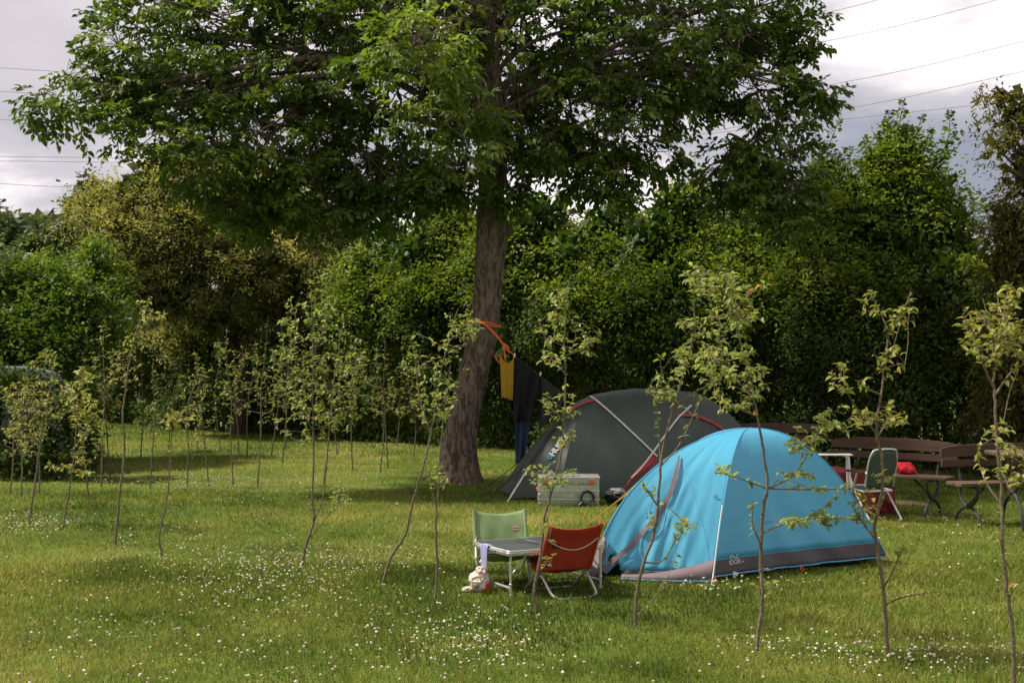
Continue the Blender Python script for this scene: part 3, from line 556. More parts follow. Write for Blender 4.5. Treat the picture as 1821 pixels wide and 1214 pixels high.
# clipped hedge running diagonally behind the tents
def make_hedge():
    rng = np.random.default_rng(8); base = G(900, 800)
    t = thing('hedge', 'tall dark leafy hedge running behind the tents and benches', 'hedge', base)
    path = [P(px, CY, hd(px)) for px in (-200, 60, 200, 400, 600, 750, 900, 1070, 1250, 1450, 1650, 1821, 2000, 2250, 2500)]
    pts = np.array([(p.x, p.y) for p in path]); seg = np.linalg.norm(np.diff(pts, axis=0), axis=1); cum = np.concatenate([[0], np.cumsum(seg)]); tot = cum[-1]
    def at(s):
        x = np.interp(s, cum, pts[:, 0]); y = np.interp(s, cum, pts[:, 1]); return x, y
    lv = Leaves()
    n = 165000; s = rng.uniform(0, tot, n); z = rng.uniform(0.0, 1, n) ** .85; x, y = at(s)
    H = 2.45 + 1.0 * np.clip((13.5 - s) / 3, 0, 1); zz = .03 + z * H * (.72 + .55 * fbm(s * .8, s * 0, 17, 3)); nx, ny = -.62, -.785
    bulge = (fbm(s * .9, zz * 1.1, 3, 4) - .5) * 1.5 + .12 * np.sin(zz * 1.1)
    dep = -np.abs(rng.normal(size=n)) * .16 + bulge + .25
    Pn = np.stack([x + nx * dep, y + ny * dep, zz], 1); D = np.array([nx * .5, ny * .5, -.55]) + rng.normal(size=(n, 3)) * .55; Nn = np.array([nx, ny, .7]) + rng.normal(size=(n, 3)) * .55
    Ls = .062 * rng.uniform(.6, 1.3, n) * np.clip(y / 22, .9, 1.4); tt = .38 + (fbm(s * .7, zz * .8, 9, 4) - .5) * .7 + rng.normal(size=n) * .17
    tt = np.minimum(tt, .93); tt[rng.uniform(0, 1, n) < .004] = 1.0
    lv.add(Pn, D, Nn, Ls, Ls * .62, tt)
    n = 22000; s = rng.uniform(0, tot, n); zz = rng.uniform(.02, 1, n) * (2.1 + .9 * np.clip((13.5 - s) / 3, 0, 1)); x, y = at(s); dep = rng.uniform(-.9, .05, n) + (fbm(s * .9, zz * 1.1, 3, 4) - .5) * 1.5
    lv.add(np.stack([x + nx * dep, y + ny * dep, zz], 1), rdir(rng, n), rdir(rng, n), .2 * rng.uniform(.7, 1.3, n), .13, .1 + rng.normal(size=n) * .08)  # oversized inner leaves, tinted dark to paint the hedge's deep shade
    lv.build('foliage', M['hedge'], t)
    w = MB()
    for k in range(60):
        x, y = at((k + .5) / 60 * tot); b = Vector((x - nx * .25, y - ny * .25, 0)); w.tube([b, b + Vector((rng.normal() * .06, rng.normal() * .05, 1.2)), b + Vector((rng.normal() * .15, rng.normal() * .1, 2.7))], [.035, .025, .008], 5, cap=False)
    w.build('stems', M['bark2'], t, recalc=False)
make_hedge()

hb = [  # px, top, label
    (700, 380, 'yellow-green hornbeam just left of the walnut trunk'), (800, 345, 'hornbeam directly behind the walnut trunk'), (960, 322, 'bushy bright green hornbeam right of the walnut trunk'),
    (1090, 335, 'hornbeam behind the dark green tent'), (1215, 312, 'pale green hornbeam behind the gap between the two tents'), (1345, 325, 'hornbeam standing behind the blue tent'),
    (1470, 312, 'hornbeam with a single thin shoot, right of the walnut crown'), (1600, 268, 'tallest hornbeam with long upright shoots above the benches'), (1705, 395, 'low hornbeam between the tallest one and the bronze tree')]
for i, (px, ty, lab) in enumerate(hb):
    d = hd(px) + .95; rng_ = random.Random(i); zt = P(px, ty, d).z; x = P(px, 0, d).x
    wd = .95 if i != 7 else .9
    B = [(x, d, zt - .55, wd * .75, .7, .5), (x - .45, d - .25, zt - 1.1, wd * .8, .75, .6), (x + .45, d - .15, zt - 1.15, wd * .8, .75, .6), (x, d - .6, zt - 1.75, wd, .9, .65), (x - .35, d - .75, 2.5, wd * .9, .85, .55), (x + .4, d - .7, 2.35, wd * .9, .85, .55), (x, d - .3, 1.6, wd * .9, .5, .7)]
    if i == 7: B += [(x + .02, d, zt + .05, .42, .4, .40), (x - .1, d, zt - .25, .6, .5, .4), (x + .55, d, zt - .75, .35, .4, .45), (x - .65, d, zt - .7, .35, .4, .4)]
    if i == 6: B += [(x, d, zt - .1, .35, .4, .35)]
    sh = []
    if i == 7: sh = [(1600, 330, 1606, 178, d), (1575, 340, 1583, 196, d), (1620, 330, 1640, 205, d), (1640, 320, 1690, 196, d), (1560, 340, 1535, 245, d), (1640, 330, 1688, 250, d), (1600, 330, 1655, 230, d), (1590, 330, 1597, 215, d), (1650, 350, 1700, 262, d), (1565, 330, 1560, 232, d)]
    if i == 6: sh = [(1480, 330, 1492, 214, d), (1465, 340, 1470, 252, d), (1450, 340, 1448, 232, d), (1500, 340, 1512, 262, d)]
    if i == 5: sh = [(1360, 330, 1352, 290, d)]
    if i == 4: sh = [(1228, 330, 1234, 270, d)]
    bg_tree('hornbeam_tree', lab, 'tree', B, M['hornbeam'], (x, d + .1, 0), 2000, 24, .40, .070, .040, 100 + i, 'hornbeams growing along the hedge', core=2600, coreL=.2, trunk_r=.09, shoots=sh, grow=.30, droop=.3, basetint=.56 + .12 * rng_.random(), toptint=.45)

# olive-coloured flowering tree on the left
dO = 28.0; rngO = random.Random(4)
BO = [blob(px, py, d, rx, ry, rz) for px, py, d, rx, ry, rz in [
    (330, 300, 28.0, .75, .8, .75), (270, 345, 27.6, .9, .9, .75), (190, 380, 27.8, .75, .8, .6), (400, 330, 28.2, .9, .9, .8), (350, 410, 27.2, 1.1, 1.0, .8), (240, 430, 27.2, 1.0, .9, .8), (480, 380, 28.0, 1.0, .9, .8),
    (560, 420, 28.2, 1.0, .9, .7), (620, 430, 28.4, .6, .7, .6), (440, 470, 27.0, 1.1, .9, .7), (540, 500, 27.4, 1.0, .8, .6), (300, 510, 27.2, 1.0, .9, .7), (200, 480, 27.6, .6, .8, .7), (400, 560, 27.4, .9, .8, .5), (600, 490, 28, .6, .6, .5), (505, 550, 28.9, .9, .6, .6), (590, 560, 28.9, .7, .5, .6), (340, 600, 29, .8, .5, .5), (450, 620, 29.2, .8, .4, .6)]]
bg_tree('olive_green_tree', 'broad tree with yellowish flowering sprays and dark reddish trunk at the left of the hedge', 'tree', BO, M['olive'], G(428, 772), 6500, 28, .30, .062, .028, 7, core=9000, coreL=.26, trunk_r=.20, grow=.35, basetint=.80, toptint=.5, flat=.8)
BD = [blob(px, py, d, rx, ry, rz) for px, py, d, rx, ry, rz in [(170, 350, 33, .6, .6, .5), (150, 420, 32.5, .9, .8, .9), (230, 400, 33, .9, .8, .9)]]
bg_tree('dark_green_tree', 'dark green tree top showing just left behind the yellowish flowering tree', 'tree', BD, M['far'], (P(180, 0, 33).x, 33, 0), 420, 20, .3, .11, .06, 17, core=900, coreL=.28)
# light green tree hanging over the car
BL = [blob(px, py, d, rx, ry, rz) for px, py, d, rx, ry, rz in [(60, 505, 21.5, .7, .8, .45), (130, 545, 21.3, .6, .8, .5), (20, 580, 21.0, .8, .9, .55), (100, 610, 20.8, .7, .8, .42), (-60, 520, 21.5, .9, 1, .8), (165, 600, 21.8, .42, .6, .5), (165, 480, 22.6, .40, .5, .45), (205, 600, 23.5, .25, .5, .5), (95, 485, 22.2, .45, .5, .18), (190, 560, 22.3, .22, .5, .45), (30, 480, 22.2, .4, .5, .15), (185, 660, 22.0, .25, .5, .35), (-120, 600, 21, 1.0, 1.2, 1.0)]]
bg_tree('light_green_tree', 'bushy light green tree overhanging the parked silver car', 'tree', BL, M['lime'], (-8.4, 21.9, 0), 2900, 24, .34, .070, .044, 23, core=3000, coreL=.2, trunk_r=.1, basetint=.40, toptint=.35, grow=.1)
BS = [blob(px, py, d, rx, ry, rz) for px, py, d, rx, ry, rz in [(20, 700, 18.9, .55, .4, .5), (95, 745, 18.6, .36, .35, .4), (140, 730, 18.5, .22, .3, .50), (40, 780, 18.6, .5, .4, .3), (-50, 740, 19, .6, .5, .7), (145, 800, 18.6, .16, .25, .2), (150, 690, 18.7, .2, .3, .3), (162, 700, 18.9, .14, .3, .38), (160, 790, 18.8, .12, .3, .4), (100, 690, 18.7, .12, .2, .2), (60, 830, 18.6, .4, .3, .16), (135, 770, 18.5, .22, .3, .3)]]
bg_tree('dark_bush', 'dark shrub in front of the parked silver car', 'shrub', BS, M['hedge'], (P(70, 0, 18.8).x, 18.8, 0), 620, 20, .16, .062, .04, 29, core=300, coreL=.12, trunk_r=.03)
# far trees, upper left
for i, (px, ty, d, s, lab) in enumerate([(15, 372, 58, 2.2, 'far dark green tree at the left edge of the picture'), (62, 380, 60, 1.9, 'far tree second from the left edge'), (100, 385, 56, 1.3, 'small far tree beside the yellowish flowering tree'), (-60, 350, 60, 3, 'far tree cut off by the left edge of the picture'),
                                       (30, 445, 48, 2.0, 'rounded mid-green tree below the far tree tops at the left edge'), (120, 455, 46, 1.6, 'reddish green tree between the light green tree and the flowering tree')]):
    z = P(px, ty, d).z; x = P(px, 0, d).x
    B = [(x, d, z - s * .45, s * .8, s * .7, s * .45), (x - s * .4, d, z - s * 1.0, s * .8, s * .7, s * .6), (x + s * .45, d, z - s * 1.1, s * .8, s * .7, s * .6), (x, d, z - s * 1.8, s, s * .8, s * .8)]
    bg_tree('far_tree', lab, 'tree', B, M['far'] if i != 5 else M['brown'], (x, d, 0), 750, 18, .42, .20, .12, 60 + i, 'trees far behind the lawn', core=900, coreL=.6, trunk_r=.2, basetint=.5, toptint=.3)
# bronze tree at the right edge
BB = [blob(px, py, d, rx, ry, rz) for px, py, d, rx, ry, rz in [(1825, 200, 17.2, .42, .5, .42), (1780, 168, 17.2, .28, .3, .10), (1850, 300, 17.3, .5, .6, .6), (1800, 245, 17.0, .22, .3, .15), (1775, 265, 17, .26, .3, .10), (1845, 430, 17.4, .62, .6, .6), (1800, 400, 17.4, .28, .4, .35), (1840, 560, 17.5, .62, .6, .6), (1830, 690, 17.6, .7, .6, .6), (1790, 600, 17.7, .35, .4, .5), (1790, 740, 17.8, .4, .4, .4), (1785, 490, 17.7, .3, .4, .4)]]
bg_tree('bronze_leaved_tree', 'bronze-green tree with drooping narrow leaves cut off by the right edge', 'tree', BB, M['brown'], (P(1850, 0, 17.8).x, 17.8, 0), 1700, 22, .26, .070, .028, 31, core=1800, coreL=.16, trunk_r=.1, droop=.5, basetint=.5, toptint=.3)

# ------------------------------------------------------------------ blue tent
def proj(p): return (CX + p[0] / p[1] * F, CY - (p[2] - HC) / p[1] * F)
def surf_pt(bvh, px, py, off=0.006):
    o = Vector((0, 0, HC)); d = Vector(((px - CX) / F, 1, -(py - CY) / F)).normalized(); hit = bvh.ray_cast(o, d)
    if hit[0] is None: return None, None
    n = hit[1]
    if n.dot(d) > 0: n = -n
    return hit[0] + n * off, n
def bvh_of(mbs):
    v = []; f = []
    for m in mbs:
        b = len(v); v += [Vector(p) for p in m.v]; f += [tuple(i + b for i in q) for q in m.f]
    return BVHTree.FromPolygons(v, f)
def on_path(bvh, pix, off, steps=6):
    cp = curve_pts([Vector((a, b, 0)) for a, b in pix], steps); out = []
    for c in cp:
        p, n = surf_pt(bvh, c.x, c.y, off)
        if p is not None: out.append((p, n))
    return out
def ribbon(mb, pn, w, th=.003):
    """flat ribbon of width w following (point, normal) list, with thickness"""
    m = len(pn); rows = []
    for i, (p, n) in enumerate(pn):
        t = (pn[min(i + 1, m - 1)][0] - pn[max(i - 1, 0)][0]).normalized(); s = t.cross(n).normalized(); ww = w[i] if hasattr(w, '__len__') else w
        rows.append([p - s * ww / 2, p + s * ww / 2, p + s * ww / 2 + n * th, p - s * ww / 2 + n * th])
    mb.grid(rows, close=True)
def text_mesh(s, size, origin, xdir, nrm, name, mat, parent, extrude=0.0006, bold=0.0):
    cu = bpy.data.curves.new('lettering', 'FONT'); cu.body = s; cu.size = size; cu.extrude = extrude; cu.offset = bold; cu.resolution_u = 3
    ob = bpy.data.objects.new('lettering', cu); COL.objects.link(ob); bpy.context.view_layer.update()
    me = bpy.data.meshes.new_from_object(ob.evaluated_get(bpy.context.evaluated_depsgraph_get())); bpy.data.objects.remove(ob); bpy.data.curves.remove(cu)
    x = Vector(xdir).normalized(); n = (Vector(nrm) - x * Vector(nrm).dot(x)).normalized(); y = n.cross(x)
    R = Matrix((x, y, n)).transposed(); b = wpos(parent)
    for v in me.vertices: v.co = R @ v.co + Vector(origin) - b
    me.materials.clear(); me.materials.append(mat); me.name = name; o = bpy.data.objects.new(name, me); COL.objects.link(o); o.parent = parent; return o

def make_blue_tent():
    H = 1.09; Cn = Vector((1.94, 11.65, 0)); A = Vector((1.50, 10.60, 0)); B = Vector((3.08, 11.62, 0)); B2 = Vector((2.38, 12.70, 0)); Dd = Vector((.80, 11.68, 0)); outd = Vector((-.84, -.54, 0))
    t = thing('blue_dome_tent', 'bright blue dome tent with grey-brown skirt pitched behind the red chair', 'tent', Vector((Cn.x, Cn.y, 0)))
    def s(z): return max(1 - z / H, 0) ** (1 / 2.3)
    def corner(K, z): q = Cn + (K - Cn) * s(z); return Vector((q.x, q.y, z))
    def nose(z): m = (corner(A, z) + corner(Dd, z)) / 2; e = .68 * max(1 - (z / H) ** 3, 0) ** .7; return m + outd * e
    def wr(seed, a, z): return float(fbm(np.array([a * 9 + seed]), np.array([z * 3 + a * 6]), seed, 3)[0]) - .5
    def panel(f0, f1, z0, z1, nt_=56, nz=30, sag=.035, seed=1, low=None, wrinkle=.02):
        rows = []
        for i in range(nz + 1):
            fz = i / nz; zz = z0 + (z1 - z0) * (1 - (1 - fz) ** 1.6); row = []
            for j in range(nt_ + 1):
                a = j / nt_; zl = zz
                p0 = f0(zl); p1 = f1(zl); p = p0.lerp(p1, a); e = p1 - p0; nrm = Vector((e.y, -e.x, 0))
                if nrm.length > 1e-6:
                    nrm.normalize()
                    if nrm.dot(p - Cn) < 0: nrm = -nrm
                    env = math.sin(math.pi * a); p = p - nrm * (sag * env * min(1, e.length / 1.2)) + nrm * wr(seed, a, zl) * wrinkle * env * (1.3 - zl / H)
                    # tension folds fanning from the corners
                    p = p + nrm * env * max(0, 1 - zl / .85) * (.015 * math.sin(24 * a + 11 * zl + seed + 2 * wr(seed + 5, a, zl)) + .008 * math.sin(47 * a - 8 * zl + 3 * wr(seed + 9, a, zl)))
                row.append(p)
            rows.append(row)
        return rows
    fA = lambda z: corner(A, z); fB = lambda z: corner(B, z); fC = lambda z: corner(B2, z); fD = lambda z: corner(Dd, z)
    zf = .162; zb = .045
    fly = MB(); flap = MB(); full = MB()
    for k, (f0, f1) in enumerate([(fA, fB), (fB, fC), (fC, fD), (fD, nose)]):
        up = panel(f0, f1, zf, H, seed=k + 1, wrinkle=.03); fly.grid(up); lo = panel(f0, f1, zb, zf, nz=6, seed=k + 1); flap.grid(lo); full.grid(up); full.grid(lo)
    # front-left panel, open at its lower left where the door sags
    up = panel(nose, fA, zf * .45, H, nz=44, nt_=44, seed=7, sag=.02, wrinkle=.035); lo = panel(nose, fA, zb * .6, zf * .45, nz=4, nt_=44, seed=7, sag=.02, wrinkle=.035)
    def cut(rows, mb, skip):
        m = len(rows); n = len(rows[0]); b = len(mb.v); mb.v.extend([tuple(p) for r in rows for p in r])
        for i in range(m - 1):
            for j in range(n - 1):
                c = (rows[i][j] + rows[i + 1][j + 1]) / 2
                if skip(j / n, c.z): continue
                mb.f.append((b + i * n + j, b + i * n + j + 1, b + (i + 1) * n + j + 1, b + (i + 1) * n + j))
    op = lambda a, z: .10 < a < .30 and z < .19 - abs(a - .12) * 1.05
    cut(up, fly, op); full.grid(up); full.grid(lo)
    cut(lo, flap, lambda a, z: .06 < a < .24)
    flyo = fly.build('fly', M['blue'], t, recalc=False, solid=.0015)
    flap.build('skirt', M['flap'], t, recalc=False, solid=.0015)
    bv = bvh_of([full])
    # skirt rises towards the front corner on the left panel
    m = MB(); rows = []
    for a in [i / 30 for i in range(31)]:
        aa = .26 + .74 * a; p0 = nose(.03).lerp(fA(.03), aa); zt = .045 + .125 * a ** 1.8
        q0 = nose(.02).lerp(fA(.02), aa); q1 = nose(zt).lerp(fA(zt), aa); o_ = Vector((-.35, -.93, 0)) * (.012 + .05 * math.sin(math.pi * a))
        rows.append([q0 + o_ + Vector((0, 0, -.005)), q0.lerp(q1, .5) + o_ * .8, q1 + o_ * .35])
    m.grid(rows); m.build('door_skirt', M['trim'], t, recalc=False, solid=.0015)
    hem = MB(); hem.tube([r[0] for r in rows], .006, 6)
    for f0, f1, sd in [(fA, fB, 1), (fB, fC, 2), (fC, fD, 3), (fD, nose, 4)]:
        hem.tube(panel(f0, f1, zb, zf, nz=2, seed=sd)[0], .006, 6)
        hem.tube([v + Vector((0, 0, 0)) for v in panel(f0, f1, zf, H, nz=2, seed=sd)[0]], .003, 5)
    hem.build('hem', M['hem'], t)
    # ridge seams along the poles
    seam = MB(); zs = [zb + (H - zb) * (1 - (1 - i / 30) ** 1.8) for i in range(31)]
    for f in (fA, fB, fC, fD, nose): seam.tube([f(z) for z in zs], .0055, 6)
    seam.build('pole_sleeve', M['blue'], t)
    # mauve zip flap on the door
    pn = on_path(bv, [(1208, 812), (1203, 838), (1192, 878), (1172, 912), (1150, 940), (1125, 966), (1098, 992), (1072, 1016)], .018, 8)
    zp = MB(); w = [.010 + .026 * min(1, i / 12) for i in range(len(pn))]; ribbon(zp, pn, w, .004); zp.build('zip_flap', M['trim'], t, recalc=True)
    pn2 = [(p - Vector((-.022, .0, .012)), n) for p, n in pn[6:]]
    zp = MB(); ribbon(zp, [(p - n * .012, n) for p, n in pn2], .012, .003); zp.build('zip', M['hem'], t)
    # door panel crease
    pn = on_path(bv, [(1212, 818), (1228, 860), (1243, 910), (1256, 960), (1262, 1000)], .001, 6)
    if len(pn) > 3: zp = MB(); zp.tube([p for p, n in pn], .003, 5); zp.build('door_seam', M['blue'], t)
    # grey wing at the nose
    nz = nose(.02); m = MB(); rows = []
    for i in range(9):
        f = i / 8; b0 = nose(.30 * (1 - f) + .02) + Vector((-.006, -.012, 0)); rows.append([b0, b0 + Vector((.03 * math.sin(math.pi * min(1, f * .9)) + .012, -.035, -.01)), b0 + Vector((.052 * math.sin(math.pi * min(1, f * .9)) + .02, -.03, -.02 * f))])
    m.grid(rows); m.build('nose_flap', M['trim'], t, recalc=False, solid=.002)
    # white pole on the front corner and the orange peg loops
    po = MB(); pa = [fA(z) + Vector((-.010, -.018, 0)) for z in (.55, .4, .25, .1)]; pa.append(Vector((A.x - .02, A.y - .06, 0.0))); po.tube(curve_pts(pa, 5), .0042, 8); po.build('corner_pole', M['pole'], t)
    ri = MB(); rc, rn = surf_pt(bv, 1273, 883, .01)
    if rc: ri.tube([rc + Vector((math.cos(a) * .014, -.004, math.sin(a) * .009)) for a in [i * math.pi / 6 for i in range(13)]], .003, 5); ri.build('eyelet', M['trim'], t)
    for (px, py, f) in [(1272, 1036, .0), (1441, 1018, .5), (1576, 997, 1.0)]:
        lo_ = MB(); p = panel(fA, fB, zb, zf, nz=2, seed=1)[0][int(f * 56)]; g = Vector((p.x, p.y - .035, 0)); lo_.tube([p, p.lerp(g, .5) + Vector((-.012, 0, 0)), g], .004, 5); lo_.tube([p, p.lerp(g, .5) + Vector((.014, 0, 0)), g + Vector((.012, 0, 0))], .004, 5)
        lo_.tube([g + Vector((0, .01, -.02)), g + Vector((0, -.01, .03)), g + Vector((.012, -.02, .034))], .0035, 5); lo_.build('peg_loop', M['orange'], t)
    # label and print
    p, n = surf_pt(bv, 1306, 1006, .006)
    if p:
        lb = MB(); lb.box(p + Vector((0, -.030, -.052)), (.040, .0025, .026), Matrix.Rotation(.25, 3, 'Y')); lb.build('care_label', M['white'], t)
    x = (B - A).normalized(); o1, n1 = surf_pt(bv, 1296, 1004, .006)
    if o1:
        text_mesh('IDOX', .046, o1, x + Vector((0, 0, .04)), n1, 'print', M['logo'], t, bold=.0002)
        o2, n2 = surf_pt(bv, 1310, 1003, .007); text_mesh('200', .016, o2 + x * .045 + Vector((0, 0, .012)), x, n2, 'print', M['logo'], t)
        em = MB(); q = o1 + x * .004 + Vector((0, 0, .052)); em.tube([q + x * (.022 + .018 * math.cos(a)) + Vector((0, 0, .016 * math.sin(a))) for a in [i * .5 for i in range(2, 12)]], .0025, 5)
        em.tube([q + x * (.034 + .010 * i) + Vector((0, -.001, .012 * math.sin(i * 2.2))) for i in range(4)], .0025, 5); em.tube([q + x * (.078 + .010 * math.cos(a)) + Vector((0, 0, .003 + .019 * math.sin(a))) for a in [i * .6 for i in range(1, 11)]], .002, 5)
        em.build('emblem', M['logo'], t)
    # guy ropes (they move with the tent)
    g = MB(); a0, _ = surf_pt(bv, 1140, 838 + 8, .004); a0 = a0 or nose(.75)
    for o_ in (0, .02): g.tube(curve_pts([nose(.74) + Vector((o_, 0, -o_)), nose(.74).lerp(G(1046, 932), .35) + Vector((o_ * .6, 0, -.01)), G(1046, 932)], 6), .005, 5)
    g.tube([G(1046, 932) + Vector((0, 0, -.03)), G(1046, 932) + Vector((-.02, 0, .04))], .004, 5); g.build('guy_rope', M['yrope'], t)
    g = MB(); st = fB(.47); en = G(1636, 957)
    for o_ in (0, .018): g.tube(curve_pts([st + Vector((o_, 0, -o_)), st.lerp(en, .3) + Vector((0, 0, -.01 - o_ * .3)), en], 6), .004, 5)
    g.tube([en + Vector((0, 0, -.03)), en + Vector((.02, 0, .04))], .004, 5); g.build('guy_rope', M['yrope'], t)
make_blue_tent()

# ------------------------------------------------------------------ dark green tent
def make_green_tent():
    base = Vector((1.4, 17.4, 0)); t = thing('dark_green_tent', 'large dark green tent with red trim and pale outside poles behind the blue tent', 'tent', base)
    # ground outline (clockwise from the left nose) and the ridge point each climbs to
    G0 = [Vector(p) for p in [(-.13, 16.75, .05), (-.03, 16.15, .02), (.55, 16.10, .04), (1.20, 16.2, .03), (2.2, 16.3, .04), (3.1, 17.0, .04), (3.0, 18.4, .04), (1.6, 18.9, .04), (.4, 18.3, .04)]]
    R0 = [Vector(p) for p in [(.85, 17.3, 1.10), (.93, 17.15, 1.12), (1.02, 17.15, 1.17), (1.30, 17.2, 1.215), (1.75, 17.2, 1.235), (2.15, 17.35, 1.19), (2.1, 17.6, 1.19), (1.5, 17.7, 1.22), (.98, 17.6, 1.14)]]
    n0 = len(G0); rows = []; NZ = 26; NS = 12
    def ring(f):
        pr = []
        for i in range(n0):
            g = G0[i]; r = R0[i]; q = f; out = 1 - (1 - q) ** 1.0
            bul = .62 if i not in (0, 8) else .80          # how straight each rib climbs
            h = (1 - (1 - q) ** (1 / bul)) if bul < 1 else q
            k = q ** (1 / .70 if i not in (0, 8, 1) else 1.12)
            p = g.lerp(r, k); p.z = g.z + (r.z - g.z) * (1 - (1 - q) ** 1.55 if i not in (0, 8) else 1 - (1 - q) ** 1.2); pr.append(p)
        row = []
        for i in range(n0):
            a = pr[i]; b = pr[(i + 1) % n0]
            for s_ in range(NS):
                u = s_ / NS; p = a.lerp(b, u); e = b - a; nn = Vector((e.y, -e.x, 0)); nn = nn.normalized() if nn.length > 1e-6 else nn
                c = Vector((1.4, 17.4, 0))
                if nn.dot(p - c) < 0: nn = -nn
                p = p - nn * .05 * math.sin(math.pi * u) * min(1, e.length) + nn * .012 * math.sin(math.pi * u) * math.sin(9 * u + 7 * f + i); row.append(p)
        return row
    for k in range(NZ + 1): rows.append(ring(k / NZ))
    top = sum(rows[-1], Vector()) / len(rows[-1]) + Vector((0, 0, .012)); rows.append([top + (p - top) * .4 for p in rows[-1]]); rows.append([top for _ in rows[-1]])
    for p in rows[-2]: p.z = max(p.z, rows[-3][0].z)
    fly = MB(); fly.grid(rows, close=True); fly.build('fly', M['dgreen'], t, recalc=False); bv = bvh_of([fly])
    def tubeon(pix, r, name, mat, off=.015, steps=8, n=8):
        pn = on_path(bv, pix, off, steps)
        if len(pn) > 2: m = MB(); m.tube([p for p, n_ in pn], r, n); return m.build(name, mat, t)
    tubeon([(1050, 706), (1075, 725), (1110, 757), (1140, 785), (1168, 812)], .011, 'tent_pole', M['pole'])
    tubeon([(1228, 722), (1205, 745), (1180, 778), (1160, 806), (1140, 832), (1122, 850)], .011, 'tent_pole', M['pole'])
    # free standing pole of the left porch
    m = MB(); a = P(937, 836, 16.2); b = G(902, 893 + 4); b.y = 15.95; b.x = P(902, 0, 15.95).x; m.tube([a, b], .010, 8); m.build('porch_pole', M['pole'], t)
    m = MB(); m.tube([P(937, 836, 16.2), P(931, 834, 16.2), P(928, 838, 16.25)], .006, 6); m.build('pole_hook', M['pole'], t)
    def rib(pix, w, name, mat, off=.010):
        pn = on_path(bv, pix, off, 6)
        if len(pn) > 2: m = MB(); ribbon(m, pn, w, .004); return m.build(name, mat, t)
    rib([(938, 832), (965, 790), (990, 758), (1012, 733)], .045, 'seam_band', M['dgreen2'])
    rib([(1012, 733), (1030, 722), (1056, 712)], .05, 'red_trim', M['red'], .014)
    rib([(1204, 739), (1235, 741), (1262, 750), (1288, 766)], .035, 'red_trim', M['red'], .014)
    # red triangular gusset where the poles cross
    vs = [surf_pt(bv, *q, .008)[0] for q in [(1160, 808), (1170, 816), (1150, 838), (1125, 854), (1098, 882), (1112, 862), (1134, 832)]]
    if all(v is not None for v in vs): m = MB(); m.add(vs, [(0, 1, 2), (0, 2, 6), (6, 2, 3), (6, 3, 5), (5, 3, 4)]); m.build('red_gusset', M['red'], t, solid=.003)
    # lettering climbing the side
    a, n = surf_pt(bv, 984, 812, .008); b, _ = surf_pt(bv, 1013, 776, .008)
    if a and b: text_mesh('HUSKY', .10, a, b - a, n, 'lettering', M['logo'], t, bold=.004)
    c, n = surf_pt(bv, 980, 811, .009)
    if c:
        m = MB(); e = (b - a).normalized(); y = n.cross(e); c = c - e * .02; rows = [[c + (e * math.cos(q) + y * math.sin(q)) * r for q in [i * math.pi / 8 for i in range(16)]] for r in (.014, .03)]; m.grid(rows, close=True); m.build('round_logo', M['logoblue'], t, solid=.002)
    # dark guy ropes on the left with a small runner
    for s_, e_, in [((925, 820), (858, 872)), ((930, 832), (874, 880)), ((898, 845), (868, 893))]:
        a = P(s_[0], s_[1], 16.4); b = G(e_[0], e_[1]); m = MB(); m.tube([a, b], .005, 5); m.tube([b + Vector((0, 0, -.03)), b + Vector((-.03, 0, .05))], .006, 5); m.build('guy_rope', M['darkrope'], t)
make_green_tent()

